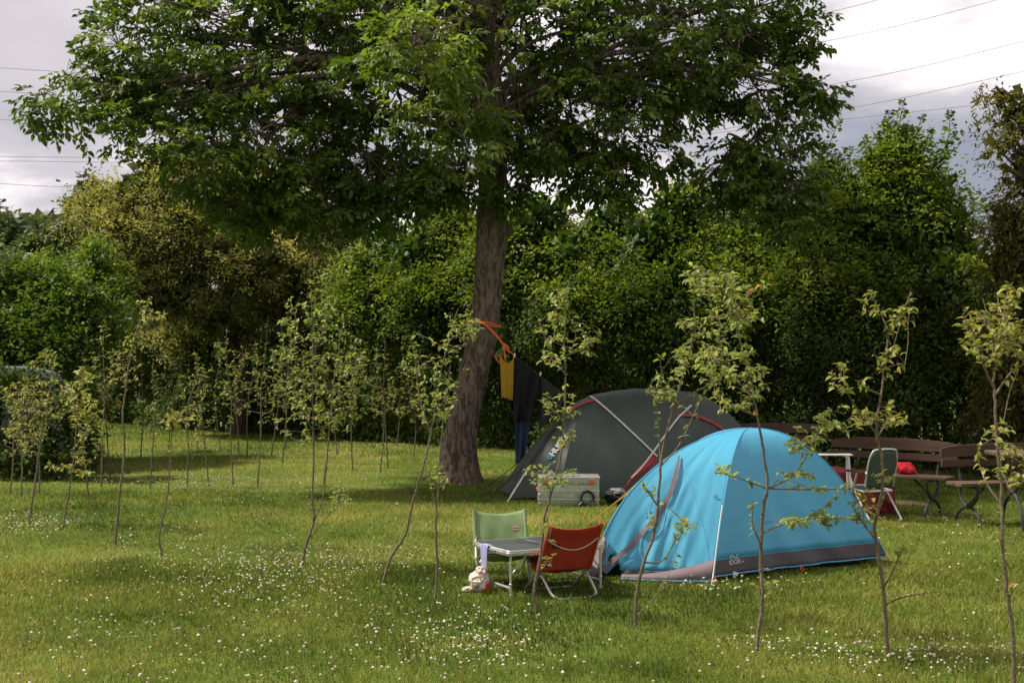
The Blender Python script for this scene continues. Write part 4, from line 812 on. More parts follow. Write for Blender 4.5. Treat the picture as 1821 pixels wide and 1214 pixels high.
# ------------------------------------------------------------------ aluminium case, coil, bag
def make_case():
    c = G(1010, 899); d = c.y; w = .675; h = .30; dp = .38; x0 = P(957, 0, d).x; x1 = P(1066, 0, d).x; w = x1 - x0; cx = (x0 + x1) / 2
    t = thing('aluminium_case', 'aluminium transport case with two orange clasps in front of the dark green tent', 'case', (cx, d + dp / 2, 0))
    m = MB(); m.box((cx, d + dp / 2, .115), (w, dp, .23), bev=.012); m.build('body', M['alubox'], t)
    m = MB(); m.box((cx, d + dp / 2, .268), (w + .002, dp + .002, .07), bev=.01); m.build('lid', M['alubox'], t)
    m = MB(); m.box((cx, d + dp / 2, .308), (w + .016, dp + .016, .02), bev=.006); m.build('lid_rim', M['alu'], t)
    for z in (.165, .070): m = MB(); m.box((cx, d + dp / 2, z), (w + .008, dp + .008, .011), bev=.003); m.build('rib', M['alu'], t)
    for x in (x0 + .105, x1 - .085):
        m = MB(); m.box((x, d - .008, .262), (.042, .014, .062), bev=.005); m.box((x, d - .014, .285), (.048, .012, .018), bev=.004); k = m.build('clasp', M['orange'], t)
        m = MB(); m.box((x + .004, d - .017, .255), (.011, .006, .013)); m.build('keyhole', M['black'], k)
    for z in (.235, .13, .03):
        for x in (x0 + .02, x1 - .02): m = MB(); m.ball((x, d - .003, z), .013, sc=(1.1, .35, .6)); m.build('rivet', M['alu'], t)
    m = MB(); m.box((x0 - .012, d + .17, .17), (.014, .12, .03), bev=.005); m.build('handle', M['orange'], t)
    e = MB(); q = Vector((x0 + .38, d - .007, .125)); e.tube([q + Vector((math.cos(a) * .017, 0, math.sin(a) * .013)) for a in [i * math.pi / 6 for i in range(13)]], .003, 5); e.tube([q + Vector((-.012, 0, -.01)), q + Vector((-.03, 0, -.028))], .003, 5)
    for i in range(7): e.box((x0 + .275 + i * .013, d - .0065, .115 + .003 * math.sin(i * 2)), (.009, .002, .009))
    for i in range(9): e.box((x0 + .30 + i * .013, d - .0065, .097), (.008, .002, .006))
    e.build('emblem', M['logo'], t)
    # grey cloth lying on the lid
    rng = np.random.default_rng(2); m = MB(); rows = []
    for i in range(9):
        r = []
        for j in range(22):
            f = j / 21; zz = .3205 + (.038 * math.exp(-((f - .16) / .09) ** 2) + .010 + .008 * rng.uniform()) * math.sin(math.pi * max(.02, min(.98, i / 8)))
            r.append(Vector((x0 + .09 + f * .36, d + .06 + i * .02, zz)))
        rows.append(r)
    m.grid(rows); tag(m.build('folded_cloth', M['greybag'], None, loc=(x0 + .3, d + .1, .32), recalc=False, solid=.004), 'crumpled grey cloth lying on the lid of the aluminium case', 'cloth')
    # coil of black cable leaning on the case
    m = MB(); rng = np.random.default_rng(4); cc = Vector((P(1045, 0, d - .06).x, d - .055, .088))
    for k in range(5):
        r = .068 + rng.uniform(-.008, .012); tl = rng.uniform(-.01, .02)
        m.tube([cc + Vector((math.cos(a) * r * .95 + rng.normal() * .002, tl + k * .007 + math.sin(a) * .02, math.sin(a) * r)) for a in [i * math.pi / 12 for i in range(25)]], .008, 6)
    m.tube(curve_pts([cc + Vector((-.06, -.02, -.04)), cc + Vector((-.09, -.03, -.07)), cc + Vector((-.10, -.03, -.075))], 4), .012, 6)
    tag(m.build('cable_coil', M['black'], None, loc=tuple(cc + Vector((0, 0, -.088)))), 'coil of black cable leaning against the aluminium case', 'cable')
    # bag: black bottom, crumpled grey top
    bc = G(1100, 897); b = thing('gear_bag', 'black bag with crumpled grey top beside the aluminium case', 'bag', bc)
    def lump(c, sx, sy, sz, seed, name, mat, bump=.25):
        r = np.random.default_rng(seed); m = MB(); rows = []; n, k = 26, 14; ph = r.uniform(0, 6, 6)
        for i in range(k + 1):
            a = math.pi * i / k; row = []
            for j in range(n):
                q = 2 * math.pi * j / n; f = 1 + bump * (math.sin(3 * q + ph[0] + 2 * a) * .4 + math.sin(5 * q - 3 * a + ph[1]) * .3 + math.sin(9 * q + 6 * a + ph[2]) * .2 + math.sin(13 * a + 4 * q + ph[3]) * .15) * math.sin(a)
                row.append(Vector((c[0] + math.sin(a) * math.cos(q) * sx * f, c[1] + math.sin(a) * math.sin(q) * sy * f, max(.004, c[2] - math.cos(a) * sz * (f * .5 + .5)))))
            rows.append(row)
        m.grid(rows, close=True); return m.build(name, mat, b)
    lump((bc.x, bc.y + .04, .07), .14, .12, .075, 1, 'bag_body', M['black'], .35); lump((bc.x - .02, bc.y + .02, .135), .10, .09, .048, 2, 'bag_top', M['greybag'], .6)
make_case()

# ------------------------------------------------------------------ camping table
TL = P(834, 962, 10.47); TF = P(905, 980, 9.97); TR = P(1078, 966, 10.35); TB = TL + TR - TF; ZT = .33
def make_table():
    c = (TL + TR) / 2; t = thing('camping_table', 'folding camping table with dark top and aluminium frame between the green and red chairs', 'table', (c.x, c.y, 0))
    e1 = Vector((TR.x - TF.x, TR.y - TF.y, 0)); e2 = Vector((TL.x - TF.x, TL.y - TF.y, 0)); l1 = e1.length; l2 = e2.length; u = e1.normalized(); v = Vector((-u.y, u.x, 0))
    if v.dot(e2) < 0: v = -v
    O = Vector((TF.x, TF.y, 0)); R = Matrix((u, v, Vector((0, 0, 1)))).transposed()
    def L(a, b, z): return O + u * a + v * b + Vector((0, 0, z))
    for k in (0, 1):
        a0 = k * l1 / 2 + (.014 if k == 0 else .006); a1 = (k + 1) * l1 / 2 - (.006 if k == 0 else .014)
        m = MB(); m.box(L((a0 + a1) / 2, l2 / 2, ZT - .006), (a1 - a0, l2 - .028, .010), R); m.build('top_panel', M['tabletop'], t)
    # rounded aluminium edge frame
    def rr(inset, r, z, n=5):
        pts = []
        for (cx_, cy_, a0) in [(l1 - inset - r, l2 - inset - r, 0), (inset + r, l2 - inset - r, 90), (inset + r, inset + r, 180), (l1 - inset - r, inset + r, 270)]:
            for i in range(n + 1): a = math.radians(a0 + 90 * i / n); pts.append(L(cx_ + r * math.cos(a), cy_ + r * math.sin(a), z))
        return pts
    m = MB(); A_ = [rr(.0, .035, ZT - .036), rr(-.002, .037, ZT - .020), rr(-.002, .037, ZT - .016), rr(.001, .034, ZT - .014), rr(.001, .034, ZT - .003), rr(.004, .03, ZT), rr(.014, .022, ZT), rr(.015, .02, ZT - .010), rr(.015, .02, ZT - .036)]
    m.grid(A_ + [A_[0]], close=True); m.build('edge_frame', M['alu'], t)
    m = MB(); m.box(L(l1 / 2, l2 / 2, ZT - .006), (.010, l2 - .03, .012), R); m.build('centre_joint', M['alu'], t)
    for a in (.03, l1 - .03):
        for b in (.03, l2 - .03):
            m = MB(); m.tube([L(a, b, ZT - .03), L(a, b, .11), L(a, b, 0)], .0092, 10); m.ball(L(a, b, .09), .013, sc=(1, 1, .7)); lg = m.build('leg', M['alu'], t)
            m = MB(); m.tube([L(a, b, .022), L(a, b, 0)], .0135, 10); m.build('foot', M['white'], lg)
    for a in (.03, l1 - .03): m = MB(); m.tube([L(a, .03, .065), L(a, l2 - .03, .065)], .0095, 8); m.build('stretcher', M['alu'], t)
    for a, s_ in ((.03, 1), (l1 - .03, -1)):
        for b in (.03, l2 - .03): m = MB(); m.tube([L(a, b, .15), L(a + s_ * .13, b, ZT - .03)], .006, 6); m.build('brace', M['alu'], t)
    for a in (.1, .2, .42, .62): m = MB(); m.ball(L(a, -.004, ZT - .022), .006, sc=(1, .5, 1)); m.build('rivet', M['alu'], t)
    m = MB(); m.box(L(-.006, l2 * .42, ZT - .018), (.012, .085, .014), R, bev=.003); m.build('catch', M['alu'], t)
    # lilac cloth hanging over the left edge
    m = MB(); rows = []; rng = np.random.default_rng(1)
    for i in range(15):
        f = i / 14; row = []
        for j in range(12):
            g = j / 11; a = -.012 - .004 * math.sin(g * 14 + f * 3) * (1 if f > .15 else 0); b = l2 * (.60 + (g - .5) * .19 * (1 - .25 * f)) + .015 * f
            if f < .15: a = .03 - f / .15 * .044; z = ZT + .003
            else: z = ZT + .003 - (f - .15) / .85 * (.225 + .03 * math.sin(g * 3))
            row.append(L(a, b, z))
        rows.append(row)
    m.grid(rows); cl = m.build('hanging_cloth', M['lilac'], None, loc=tuple(L(-.01, l2 * .6, 0)), recalc=False, solid=.004); tag(cl, 'lilac cloth hanging over the left edge of the camping table', 'cloth')
    return L, l1, l2
TLf, tl1, tl2 = make_table()

def make_bag():
    g = G(853, 1052); t = thing('plastic_bag', 'crumpled cream plastic bag lying by the left legs of the camping table', 'bag', g)
    def lump(c, sx, sy, sz, seed, name, mat, bump=.3):
        r = np.random.default_rng(seed); m = MB(); rows = []; n, k = 17, 11; ph = r.uniform(0, 6, 6)
        for i in range(k + 1):
            a = math.pi * i / k; row = []
            for j in range(n):
                q = 2 * math.pi * j / n; f = 1 + bump * (math.sin(2 * q + ph[0] + 3 * a) * .35 + abs(math.sin(4 * q - 3 * a + ph[1])) * .4 + math.sin(9 * q + 6 * a + ph[2]) * .2 + abs(math.sin(7 * a + 3 * q + ph[3])) * .25 - .3 + r.uniform(-.28, .28)) * math.sin(a)
                row.append(Vector((c[0] + math.sin(a) * math.cos(q) * sx * f, c[1] + math.sin(a) * math.sin(q) * sy * f, max(.004, c[2] - math.cos(a) * sz * (f * .4 + .6)))))
            rows.append(row)
        m.grid(rows, close=True); return m.build(name, mat, t, smooth=False)
    lump((g.x, g.y, .075), .075, .07, .08, 3, 'bag_body', M['bag'], .5); lump((g.x + .005, g.y + .01, .135), .045, .045, .05, 5, 'bag_neck', M['bag'], .55); lump((g.x - .075, g.y, .022), .045, .04, .02, 7, 'bag_corner', M['bag'], .5)
    lump((g.x + .045, g.y - .05, .045), .032, .02, .042, 8, 'red_packet', M['bagred'], .3)
    m = MB(); m.tube(curve_pts([(g.x - .05, g.y - .06, .11), (g.x - .0, g.y - .08, .125), (g.x + .02, g.y - .075, .07)], 5), .006, 6, flat=.4); m.build('bag_strap', M['bag'], t)
    m = MB()
    for i, (dx, dz) in enumerate([(-.03, .05), (-.018, .062), (-.012, .046), (-.024, .036), (.0, .055)]): m.ball((g.x + dx, g.y - .068, dz), .009, 6, 4, sc=(1, .3, .7))
    m.build('bag_print', M['bagblue'], t)
make_bag()

# ------------------------------------------------------------------ low folding chairs
def make_low_chair(name, label, fab, loc, ang, dark, tagmat, cord, wd=.40):
    t = thing(name, label, 'chair', (0, 0, 0), 'low folding camp chairs at the camping table'); hw = wd / 2
    top = (-.245, .515); hinge = (-.03, .150); ff = (.19, .0); sf = (.20, .235); rf = (-.235, .0)
    for s_ in (-1, 1):
        m = MB(); m.tube([Vector((s_ * hw, top[0], top[1] - .01)), Vector((s_ * hw, -.14, .335)), Vector((s_ * hw, hinge[0], hinge[1])), Vector((s_ * (hw - .005), ff[0], .012))], .0095, 8); m.build('back_leg_frame', M['alu'], t)
        m = MB(); m.tube(curve_pts([Vector((s_ * (hw - .022), sf[0], sf[1])), Vector((s_ * (hw - .022), hinge[0], hinge[1])), Vector((s_ * (hw - .024), rf[0] + .04, .035)), Vector((s_ * (hw - .05), rf[0], .006)), Vector((s_ * (hw - .09), rf[0] - .01, -.004))], 6), .0095, 8); m.build('seat_leg_frame', M['alu'], t)
    m = MB(); m.tube([Vector((-hw + .09, rf[0] - .01, -.004)), Vector((hw - .09, rf[0] - .01, -.004))], .0095, 8); m.build('ground_bar', M['alu'], t)
    m = MB(); m.tube([Vector((-hw, ff[0], .0)), Vector((hw, ff[0], .0))], .009, 8); m.build('front_bar', M['alu'], t)
    m = MB(); m.tube([Vector((-hw + .02, sf[0], sf[1])), Vector((hw - .02, sf[0], sf[1]))], .009, 8); m.build('seat_bar', M['alu'], t)
    # sling fabric: seat front -> seat -> back -> top
    prof = curve_pts([Vector((0, .215, .240)), Vector((0, .12, .212)), Vector((0, .0, .178)), Vector((0, -.052, .172)), Vector((0, -.085, .225)), Vector((0, -.142, .335)), Vector((0, -.245, .515))], 7)
    rows = []; n = 20; mp = len(prof)
    for i, p in enumerate(prof):
        f = i / (mp - 1); row = []
        for j in range(n + 1):
            g = j / n; e = math.sin(math.pi * g); dz = 0
            if f > .9: dz = -.035 * e ** .7 * (f - .9) / .1
            sag = .022 * e * math.sin(math.pi * min(1, f * 1.1)) + .003 * math.sin(17 * g + 5 * f)
            bx = (g - .5) * (wd + .004) * (1 if f > .5 else .93 + .07 * f * 2)
            row.append(Vector((bx, p.y - (sag if f > .45 else 0), p.z + dz - (sag if f <= .45 else 0))))
        rows.append(row)
    m = MB(); m.grid(rows); sl = m.build('sling_fabric', fab, t, recalc=False, solid=.005)
    # sleeves down the sides and back corners
    for s_ in (0, n):
        m = MB(); m.tube([r[s_] for r in rows[int(mp * .25):]], .0145, 8); m.build('side_sleeve', fab, t)
    m = MB(); p = rows[-4][int(n * (.78 if tagmat == 'patch' else .22))]; fr = 1 if tagmat == 'patch' else -1
    q = rows[-6][4] if tagmat == 'patch' else rows[-7][4]
    tl = math.atan2(.08, .18); Rm = Matrix.Rotation(tl, 3, 'X')
    m.box(q + Vector((0, .008 * fr, 0)), (.058, .003, .034), Rm); pt = m.build('label_patch', M['patch'] if tagmat == 'patch' else M['rdark'], t)
    if tagmat == 'patch': text_mesh('Outwell', .014, q + Vector((.022, .0115, -.005)), (-1, 0, 0), (0, 1, .4), 'lettering', M['greycloth'], t, bold=.0004)
    else:
        q = rows[-22][3] if False else rows[28][2]; m = MB(); m.box(q + Vector((.004, -.009, 0)), (.026, .004, .032), Rm); k = m.build('black_tag', M['black'], t); m = MB(); m.ball(q + Vector((.004, -.013, .002)), .006, 6, 4, sc=(.6, .3, 1)); m.build('tag_mark', M['logo'], k)
    if cord:
        a = rows[-5][0] + Vector((.004, -.015, 0)); b = rows[-5][n] + Vector((-.004, -.015, 0)); m = MB(); m.tube([a.lerp(b, k / 16) + Vector((0, -.012 * math.sin(math.pi * k / 16), -.075 * math.sin(math.pi * k / 16) ** .9)) for k in range(17)], .0034, 6); m.build('cord', M['cord'], t)
    t.location = loc; t.rotation_euler = (0, 0, ang); return t
# local +y is the sitting direction
make_low_chair('low_camp_chair', 'red low folding chair seen from behind with a white cord across its back', M['rchair'], (.35, 10.22, 0), math.atan2(.42, .90), True, 'dark', True)
make_low_chair('low_camp_chair', 'sage green low folding chair on the far side of the camping table', M['gchair'], (-.07, 10.66, 0), math.atan2(.12, 1) + math.pi, False, 'patch', False, wd=.385)

# ------------------------------------------------------------------ benches
def make_bench(label, L=1.35, ang=0.0, loc=(0, 0, 0), src=None):
    if src:
        r = src.copy(); COL.objects.link(r)
        for ch in src.children: c = ch.copy(); COL.objects.link(c); c.parent = r
        r['label'] = label; r.location = loc; r.rotation_euler = (0, 0, ang); return r
    t = thing('park_bench', label, 'bench', (0, 0, 0), 'brown wooden benches with iron legs')
    m = MB()
    for y, w in ((-.13, .13), (.015, .13)): m.box((0, y, .405), (L, w, .032), bev=.006)
    m.build('seat', M['seatwood'], t)
    m = MB()
    def plank(z0, z1, arch, y, L):
        n = 14; top = [(-L / 2 + L * i / n, z1 + arch * (math.sin(math.pi * min(1, max(0, i / n))) ** .6 if 0 < i < n else 0)) for i in range(n + 1)]; poly = [(-L / 2, z0)] + top + [(L / 2, z0)]
        m.prism(poly, y - .014, y + .014)
    plank(.655, .735, .045, .178, L); plank(.555, .625, .0, .158, L)
    m.build('backrest', M['benchwood'], t, smooth=False)
    for s_ in (-1, 1):
        x = s_ * (L / 2 - .20); m = MB()
        m.tube(curve_pts([(x, -.17, .385), (x, -.155, .27), (x, -.07, .195), (x, 0, .178), (x, .07, .195), (x, .14, .27), (x, .155, .385)], 5), .015, 8)
        m.tube(curve_pts([(x, -.23, .0), (x, -.185, .09), (x, -.07, .16), (x, 0, .172), (x, .07, .16), (x, .185, .09), (x, .23, .0)], 5), .015, 8)
        m.ball((x, 0, .175), .028); m.box((x, -.01, .376), (.05, .36, .028))
        m.tube([(x, 0, .185), (x - s_ * .20, -.02, .385)], .011, 6); m.build('leg', M['iron'], t)
        m = MB(); m.tube(curve_pts([(x, .09, .375), (x, .14, .44), (x, .185, .60), (x, .205, .72)], 4), .012, 8); m.build('back_post', M['iron'], t)
    t.location = loc; t.rotation_euler = (0, 0, ang); return t
b1 = make_bench('brown wooden bench carrying the red fleece, left of the nearer bench', L=1.38, ang=math.radians(-36), loc=tuple(P(1590, 0, 15.2).xy) + (0,))
b1.location = (3.94, 14.95, 0)
b2 = make_bench('nearest brown wooden bench, cut off by the right edge of the picture', ang=math.radians(14), loc=(P(1800, 0, 14.15).x, 14.15, 0), src=b1)
b3 = make_bench('distant dark bench against the hedge, above the top of the blue tent', ang=math.radians(3), loc=(P(1385, 0, 17.6).x, 17.7, 0), src=b1)

def make_picnic_table():
    d = 13.75; x0 = P(1768, 0, d).x; L = 1.5; t = thing('picnic_table', 'wooden table with curved iron legs at the right edge, in front of the nearest bench', 'table', (x0 + L / 2, d, 0))
    m = MB()
    for i in range(4): m.box((x0 + L / 2, d + .07 + i * .145 - .28, .715), (L, .135, .032), bev=.005)
    m.build('table_top', M['seatwood'], t)
    for x in (x0 + .17, x0 + L - .17):
        m = MB(); y = d - .02
        m.tube(curve_pts([(x, y - .24, .69), (x, y - .21, .5), (x, y - .1, .38), (x, y, .35), (x, y + .1, .38), (x, y + .21, .5), (x, y + .24, .69)], 5), .017, 8)
        m.tube(curve_pts([(x, y - .28, 0), (x, y - .23, .18), (x, y - .09, .32), (x, y, .345), (x, y + .09, .32), (x, y + .23, .18), (x, y + .28, 0)], 5), .017, 8); m.ball((x, y, .35), .03); m.box((x, y, .685), (.05, .5, .025)); m.build('leg', M['iron'], t)
make_picnic_table()

def make_red_cloths():
    # bright fleece on the bench seat
    rng = np.random.default_rng(6)
    def lump(c, sx, sy, sz, seed, name, mat, lab, cat):
        r = np.random.default_rng(seed); m = MB(); rows = []; n, k = 34, 16; ph = r.uniform(0, 6, 6)
        for i in range(k + 1):
            a = math.pi * i / k; row = []
            for j in range(n):
                q = 2 * math.pi * j / n; f = 1 + .4 * (math.sin(2 * q + ph[0] + 3 * a) * .35 + abs(math.sin(4 * q - 2 * a + ph[1])) * .5 + math.sin(7 * q + 5 * a + ph[2]) * .2 - .2) * math.sin(a)
                row.append(Vector((c[0] + math.sin(a) * math.cos(q) * sx * f, c[1] + math.sin(a) * math.sin(q) * sy * f, max(c[2] - sz * .3, c[2] - math.cos(a) * sz * f))))
            rows.append(row)
        m.grid(rows, close=True); o = m.build(name, mat, None, loc=(c[0], c[1], c[2] - sz * .3)); tag(o, lab, cat); return o
    lump((4.09, 14.86, .455), .125, .10, .085, 4, 'fleece', M['clothr'], 'bright red fleece bundled on the bench seat right of the folding armchair', 'fleece')
    # blanket draped over the left half of the seat and falling to the grass
    a = math.radians(-36); u = Vector((math.cos(a), math.sin(a), 0)); v = Vector((-math.sin(a), math.cos(a), 0)); O = Vector((b1.location.x, b1.location.y, 0))
    m = MB(); rows = []; x0, x1 = -.64, .14
    for j in range(41):
        g = j / 40; X = x0 + (x1 - x0) * g; row = []
        for i in range(23):
            f = i / 22; fold = math.sin(g * 26 + 1) * .018 + math.sin(g * 11) * .02
            if f < .3: Y = .09 - (f / .3) * .30; Z = .430 + .012 * math.sin(g * 9 + f * 8) + .02 * math.sin(math.pi * f / .3)
            else: h = (f - .3) / .7; Y = -.215 - fold * h - .05 * h; Z = .425 - h * (.415 - .01)
            row.append(O + u * (X + (.10 * (f - .3) if f > .3 and g > .5 else 0) * (g - .5) * 2) + v * Y + Vector((0, 0, max(.008, Z))))
        rows.append(row)
    m.grid(rows); tag(m.build('blanket', M['maroon'], None, loc=tuple(O + u * -.3), recalc=False, solid=.006), 'dark red blanket draped over the bench and falling to the grass behind the folding armchair', 'blanket')
make_red_cloths()

# ------------------------------------------------------------------ folding armchair and small white table
def make_armchair():
    t = thing('folding_armchair', 'grey-green folding armchair with silver tube frame beside the blue tent', 'chair', (0, 0, 0)); hw = .165
    # local +y forward
    m = MB(); m.tube(curve_pts([(-hw, -.06, .34), (-hw, -.12, .58), (-hw + .02, -.155, .685), (-hw + .07, -.165, .718), (hw - .07, -.165, .718), (hw - .02, -.155, .685), (hw, -.12, .58), (hw, -.06, .34)], 6), .011, 8); m.build('back_frame', M['alu'], t)
    m = MB(); rows = []
    for i in range(14):
        f = i / 13; z = .325 + f * .375; y = -.055 - .105 * f; inset = .06 * max(0, (f - .70) / .30) ** 1.2
        rows.append([Vector((-hw - .004 + inset + (2 * hw + .008 - 2 * inset) * g / 10, y - .012 * math.sin(math.pi * g / 10), z)) for g in range(11)])
    m.grid(rows); m.build('back_fabric', M['deckgreen'], t, recalc=False, solid=.006)
    m = MB(); m.grid([[Vector((-hw + .01 + (2 * hw - .02) * g / 8, -.03 + .33 * f / 8, .285 + .03 * f / 8 - .02 * math.sin(math.pi * f / 8))) for g in range(9)] for f in range(9)]); m.build('seat_fabric', M['deckgreen'], t, recalc=False, solid=.006)
    m = MB(); m.tube([(-hw, -.045, .29), (hw, -.045, .29)], .011, 8); m.tube([(-hw, .31, .315), (hw, .31, .315)], .011, 8)
    for s_ in (-1, 1): m.tube([(s_ * hw, -.045, .29), (s_ * hw, .31, .315)], .011, 8)
    m.build('seat_frame', M['alu'], t)
    for s_ in (-1, 1):
        m = MB(); m.tube(curve_pts([(s_ * (hw + .022), .20, .475), (s_ * (hw + .022), .10, .30), (s_ * (hw + .022), -.15, .04), (s_ * (hw + .01), -.18, .008), (s_ * (hw - .02), -.185, .008)], 6), .011, 8); m.build('leg', M['alu'], t)
        m = MB(); m.tube([(s_ * (hw + .040), .02, .475), (s_ * (hw + .040), .10, .30), (s_ * (hw + .040), .27, .0)], .011, 8); m.build('leg', M['alu'], t)
        m = MB(); m.box((s_ * (hw + .03), .06, .487), (.042, .30, .022), bev=.008); m.build('armrest', M['black'], t)
        m = MB(); m.tube([(s_ * (hw + .002), -.10, .48), (s_ * (hw + .02), -.07, .485)], .012, 8); m.build('hinge', M['white'], t)
    t.location = (P(1557, 0, 14.4).x, 14.4, 0); t.rotation_euler = (0, 0, math.radians(20))
    return t
make_armchair()
def make_white_table():
    d = 14.55; x0 = P(1448, 0, d).x; x1 = P(1523, 0, d).x - .03; z = 1.8 - (809 - CY) * d / F; t = thing('white_camping_table', 'small white folding table behind the right end of the blue tent', 'table', ((x0 + x1) / 2, d + .15, 0))
    m = MB(); m.box(((x0 + x1) / 2, d + .08, z), (x1 - x0, .14, .011), bev=.006); m.build('table_top', M['white'], t)
    for x in (x0 + .04, x1 - .05):
        for y, dy in ((d + .03, -.02), (d + .13, .04)): m = MB(); m.tube(curve_pts([(x - .03, y, z - .012), (x, y, z - .02), (x + .01, y, z - .06), (x + .045, y + dy, 0)], 5), .011, 8); m.build('leg', M['white'], t)
make_white_table()

# ------------------------------------------------------------------ washing line
def cloth_sheet(name, label, cat, mat, top, bottom, d0, d1, n=14, k=20, fold=.02, seed=0, shape=None, th=.006):
    """hanging cloth between two top points; bottom gives the two lower points (pixels)"""
    r = np.random.default_rng(seed); ph = r.uniform(0, 6, 3); m = MB(); rows = []
    for i in range(k + 1):
        f = i / k; row = []
        for j in range(n + 1):
            g = j / n; a = top[0][0] + (top[1][0] - top[0][0]) * g; b = top[0][1] + (top[1][1] - top[0][1]) * g; a2 = bottom[0][0] + (bottom[1][0] - bottom[0][0]) * g; b2 = bottom[0][1] + (bottom[1][1] - bottom[0][1]) * g
            px = a + (a2 - a) * f; py = b + (b2 - b) * f
            if shape: px, py = shape(px, py, g, f)
            d = d0 + (d1 - d0) * g + fold * math.sin(g * 9 + ph[0] + f * 1.5) * (.3 + f) + fold * .5 * math.sin(g * 17 + ph[1])
            row.append(P(px, py, d))
        rows.append(row)
    m.grid(rows); p0 = rows[0][n // 2]; o = m.build(name, mat, None, loc=tuple(p0), recalc=False, solid=th); tag(o, label, cat); return o
def make_line():
    D = 18.15; t = thing('orange_strap', 'orange strap tied round the walnut trunk as a washing line', 'strap', P(858, 572, D))
    m = MB(); Dc = G(815, 856).y; c = P(860, 573, Dc); r = .222
    for k, (dz, w) in enumerate([(.0, .010), (.022, .008)]):
        pts = []
        for i in range(30):
            a = -math.pi * 1.06 + i / 29 * math.pi * 1.12; pts.append(c + Vector((math.cos(a) * r, math.sin(a) * r, .035 - dz - .075 * (math.cos(a) * .5 + .5) + .008 * math.sin(3 * a + k))))
        m.tube(pts, w, 6, flat=.5)
    m.build('trunk_loop', M['orange'], t)
    m = MB(); s = P(862, 576, Dc - r - .01); e = P(906, 626, 17.75); m.tube(curve_pts([s, P(884, 598, 18.0), e], 6), .012, 6, flat=.6); m.tube(curve_pts([e + Vector((0, 0, .05)), P(896, 612, 17.8), P(899, 641, 17.75)], 5), .009, 6); m.tube(curve_pts([P(888, 602, 17.95), P(897, 616, 17.8), P(915, 632, 17.72)], 5), .006, 6)
    m.tube(curve_pts([P(879, 632, 18.0), P(884, 640, 17.9), P(889, 646, 17.8)], 4), .008, 6)
    m.build('strap_end', M['orange'], t); m = MB(); m.tube(curve_pts([P(914, 631, 17.72), P(940, 652, 17.6), P(975, 680, 17.45), P(1005, 700, 17.3), P(1033, 716, 17.2)], 6), .005, 6); m.build('line', M['darkrope'], t)
    for px, py in ((915, 630), (961, 663), (1019, 706)): q = MB(); p = P(px, py + 2, 17.55 if px > 930 else 17.7); q.box(p, (.018, .012, .055), Matrix.Rotation(.2, 3, 'Y'), bev=.004); q.build('clothes_peg', M['white'], t)
    def tank(px, py, g, f):
        if f < .18: py = py + (1 - f / .18) * 14 * math.sin(math.pi * g) ** .8
        return px, py
    cloth_sheet('tank_top', 'mustard yellow ribbed tank top hanging next to the walnut trunk', 'tank top', M['mustard'], ((889, 628), (914, 634)), ((892, 706), (912, 712)), 17.65, 17.7, fold=.012, seed=1, shape=tank, k=30)
    cloth_sheet('black_shirt', 'black shirt hanging on the line right of the mustard tank top', 'shirt', M['blackcloth'], ((915, 634), (962, 668)), ((913, 748), (945, 745)), 17.75, 17.6, fold=.05, seed=2)
    cloth_sheet('black_shirt', 'small black garment hanging behind the mustard tank top', 'shirt', M['blackcloth'], ((885, 645), (912, 648)), ((887, 700), (916, 730)), 17.95, 17.9, fold=.03, seed=5)
    cloth_sheet('charcoal_towel', 'charcoal towel hanging on the line above the dark green tent', 'towel', M['greycloth'], ((960, 668), (1008, 703)), ((958, 765), (985, 745)), 17.6, 17.35, fold=.03, seed=3)
    cloth_sheet('jeans', 'blue jeans hanging below the black shirt', 'jeans', M['jeans'], ((916, 735), (945, 738)), ((917, 826), (934, 812)), 17.85, 17.75, fold=.035, seed=4)
make_line()

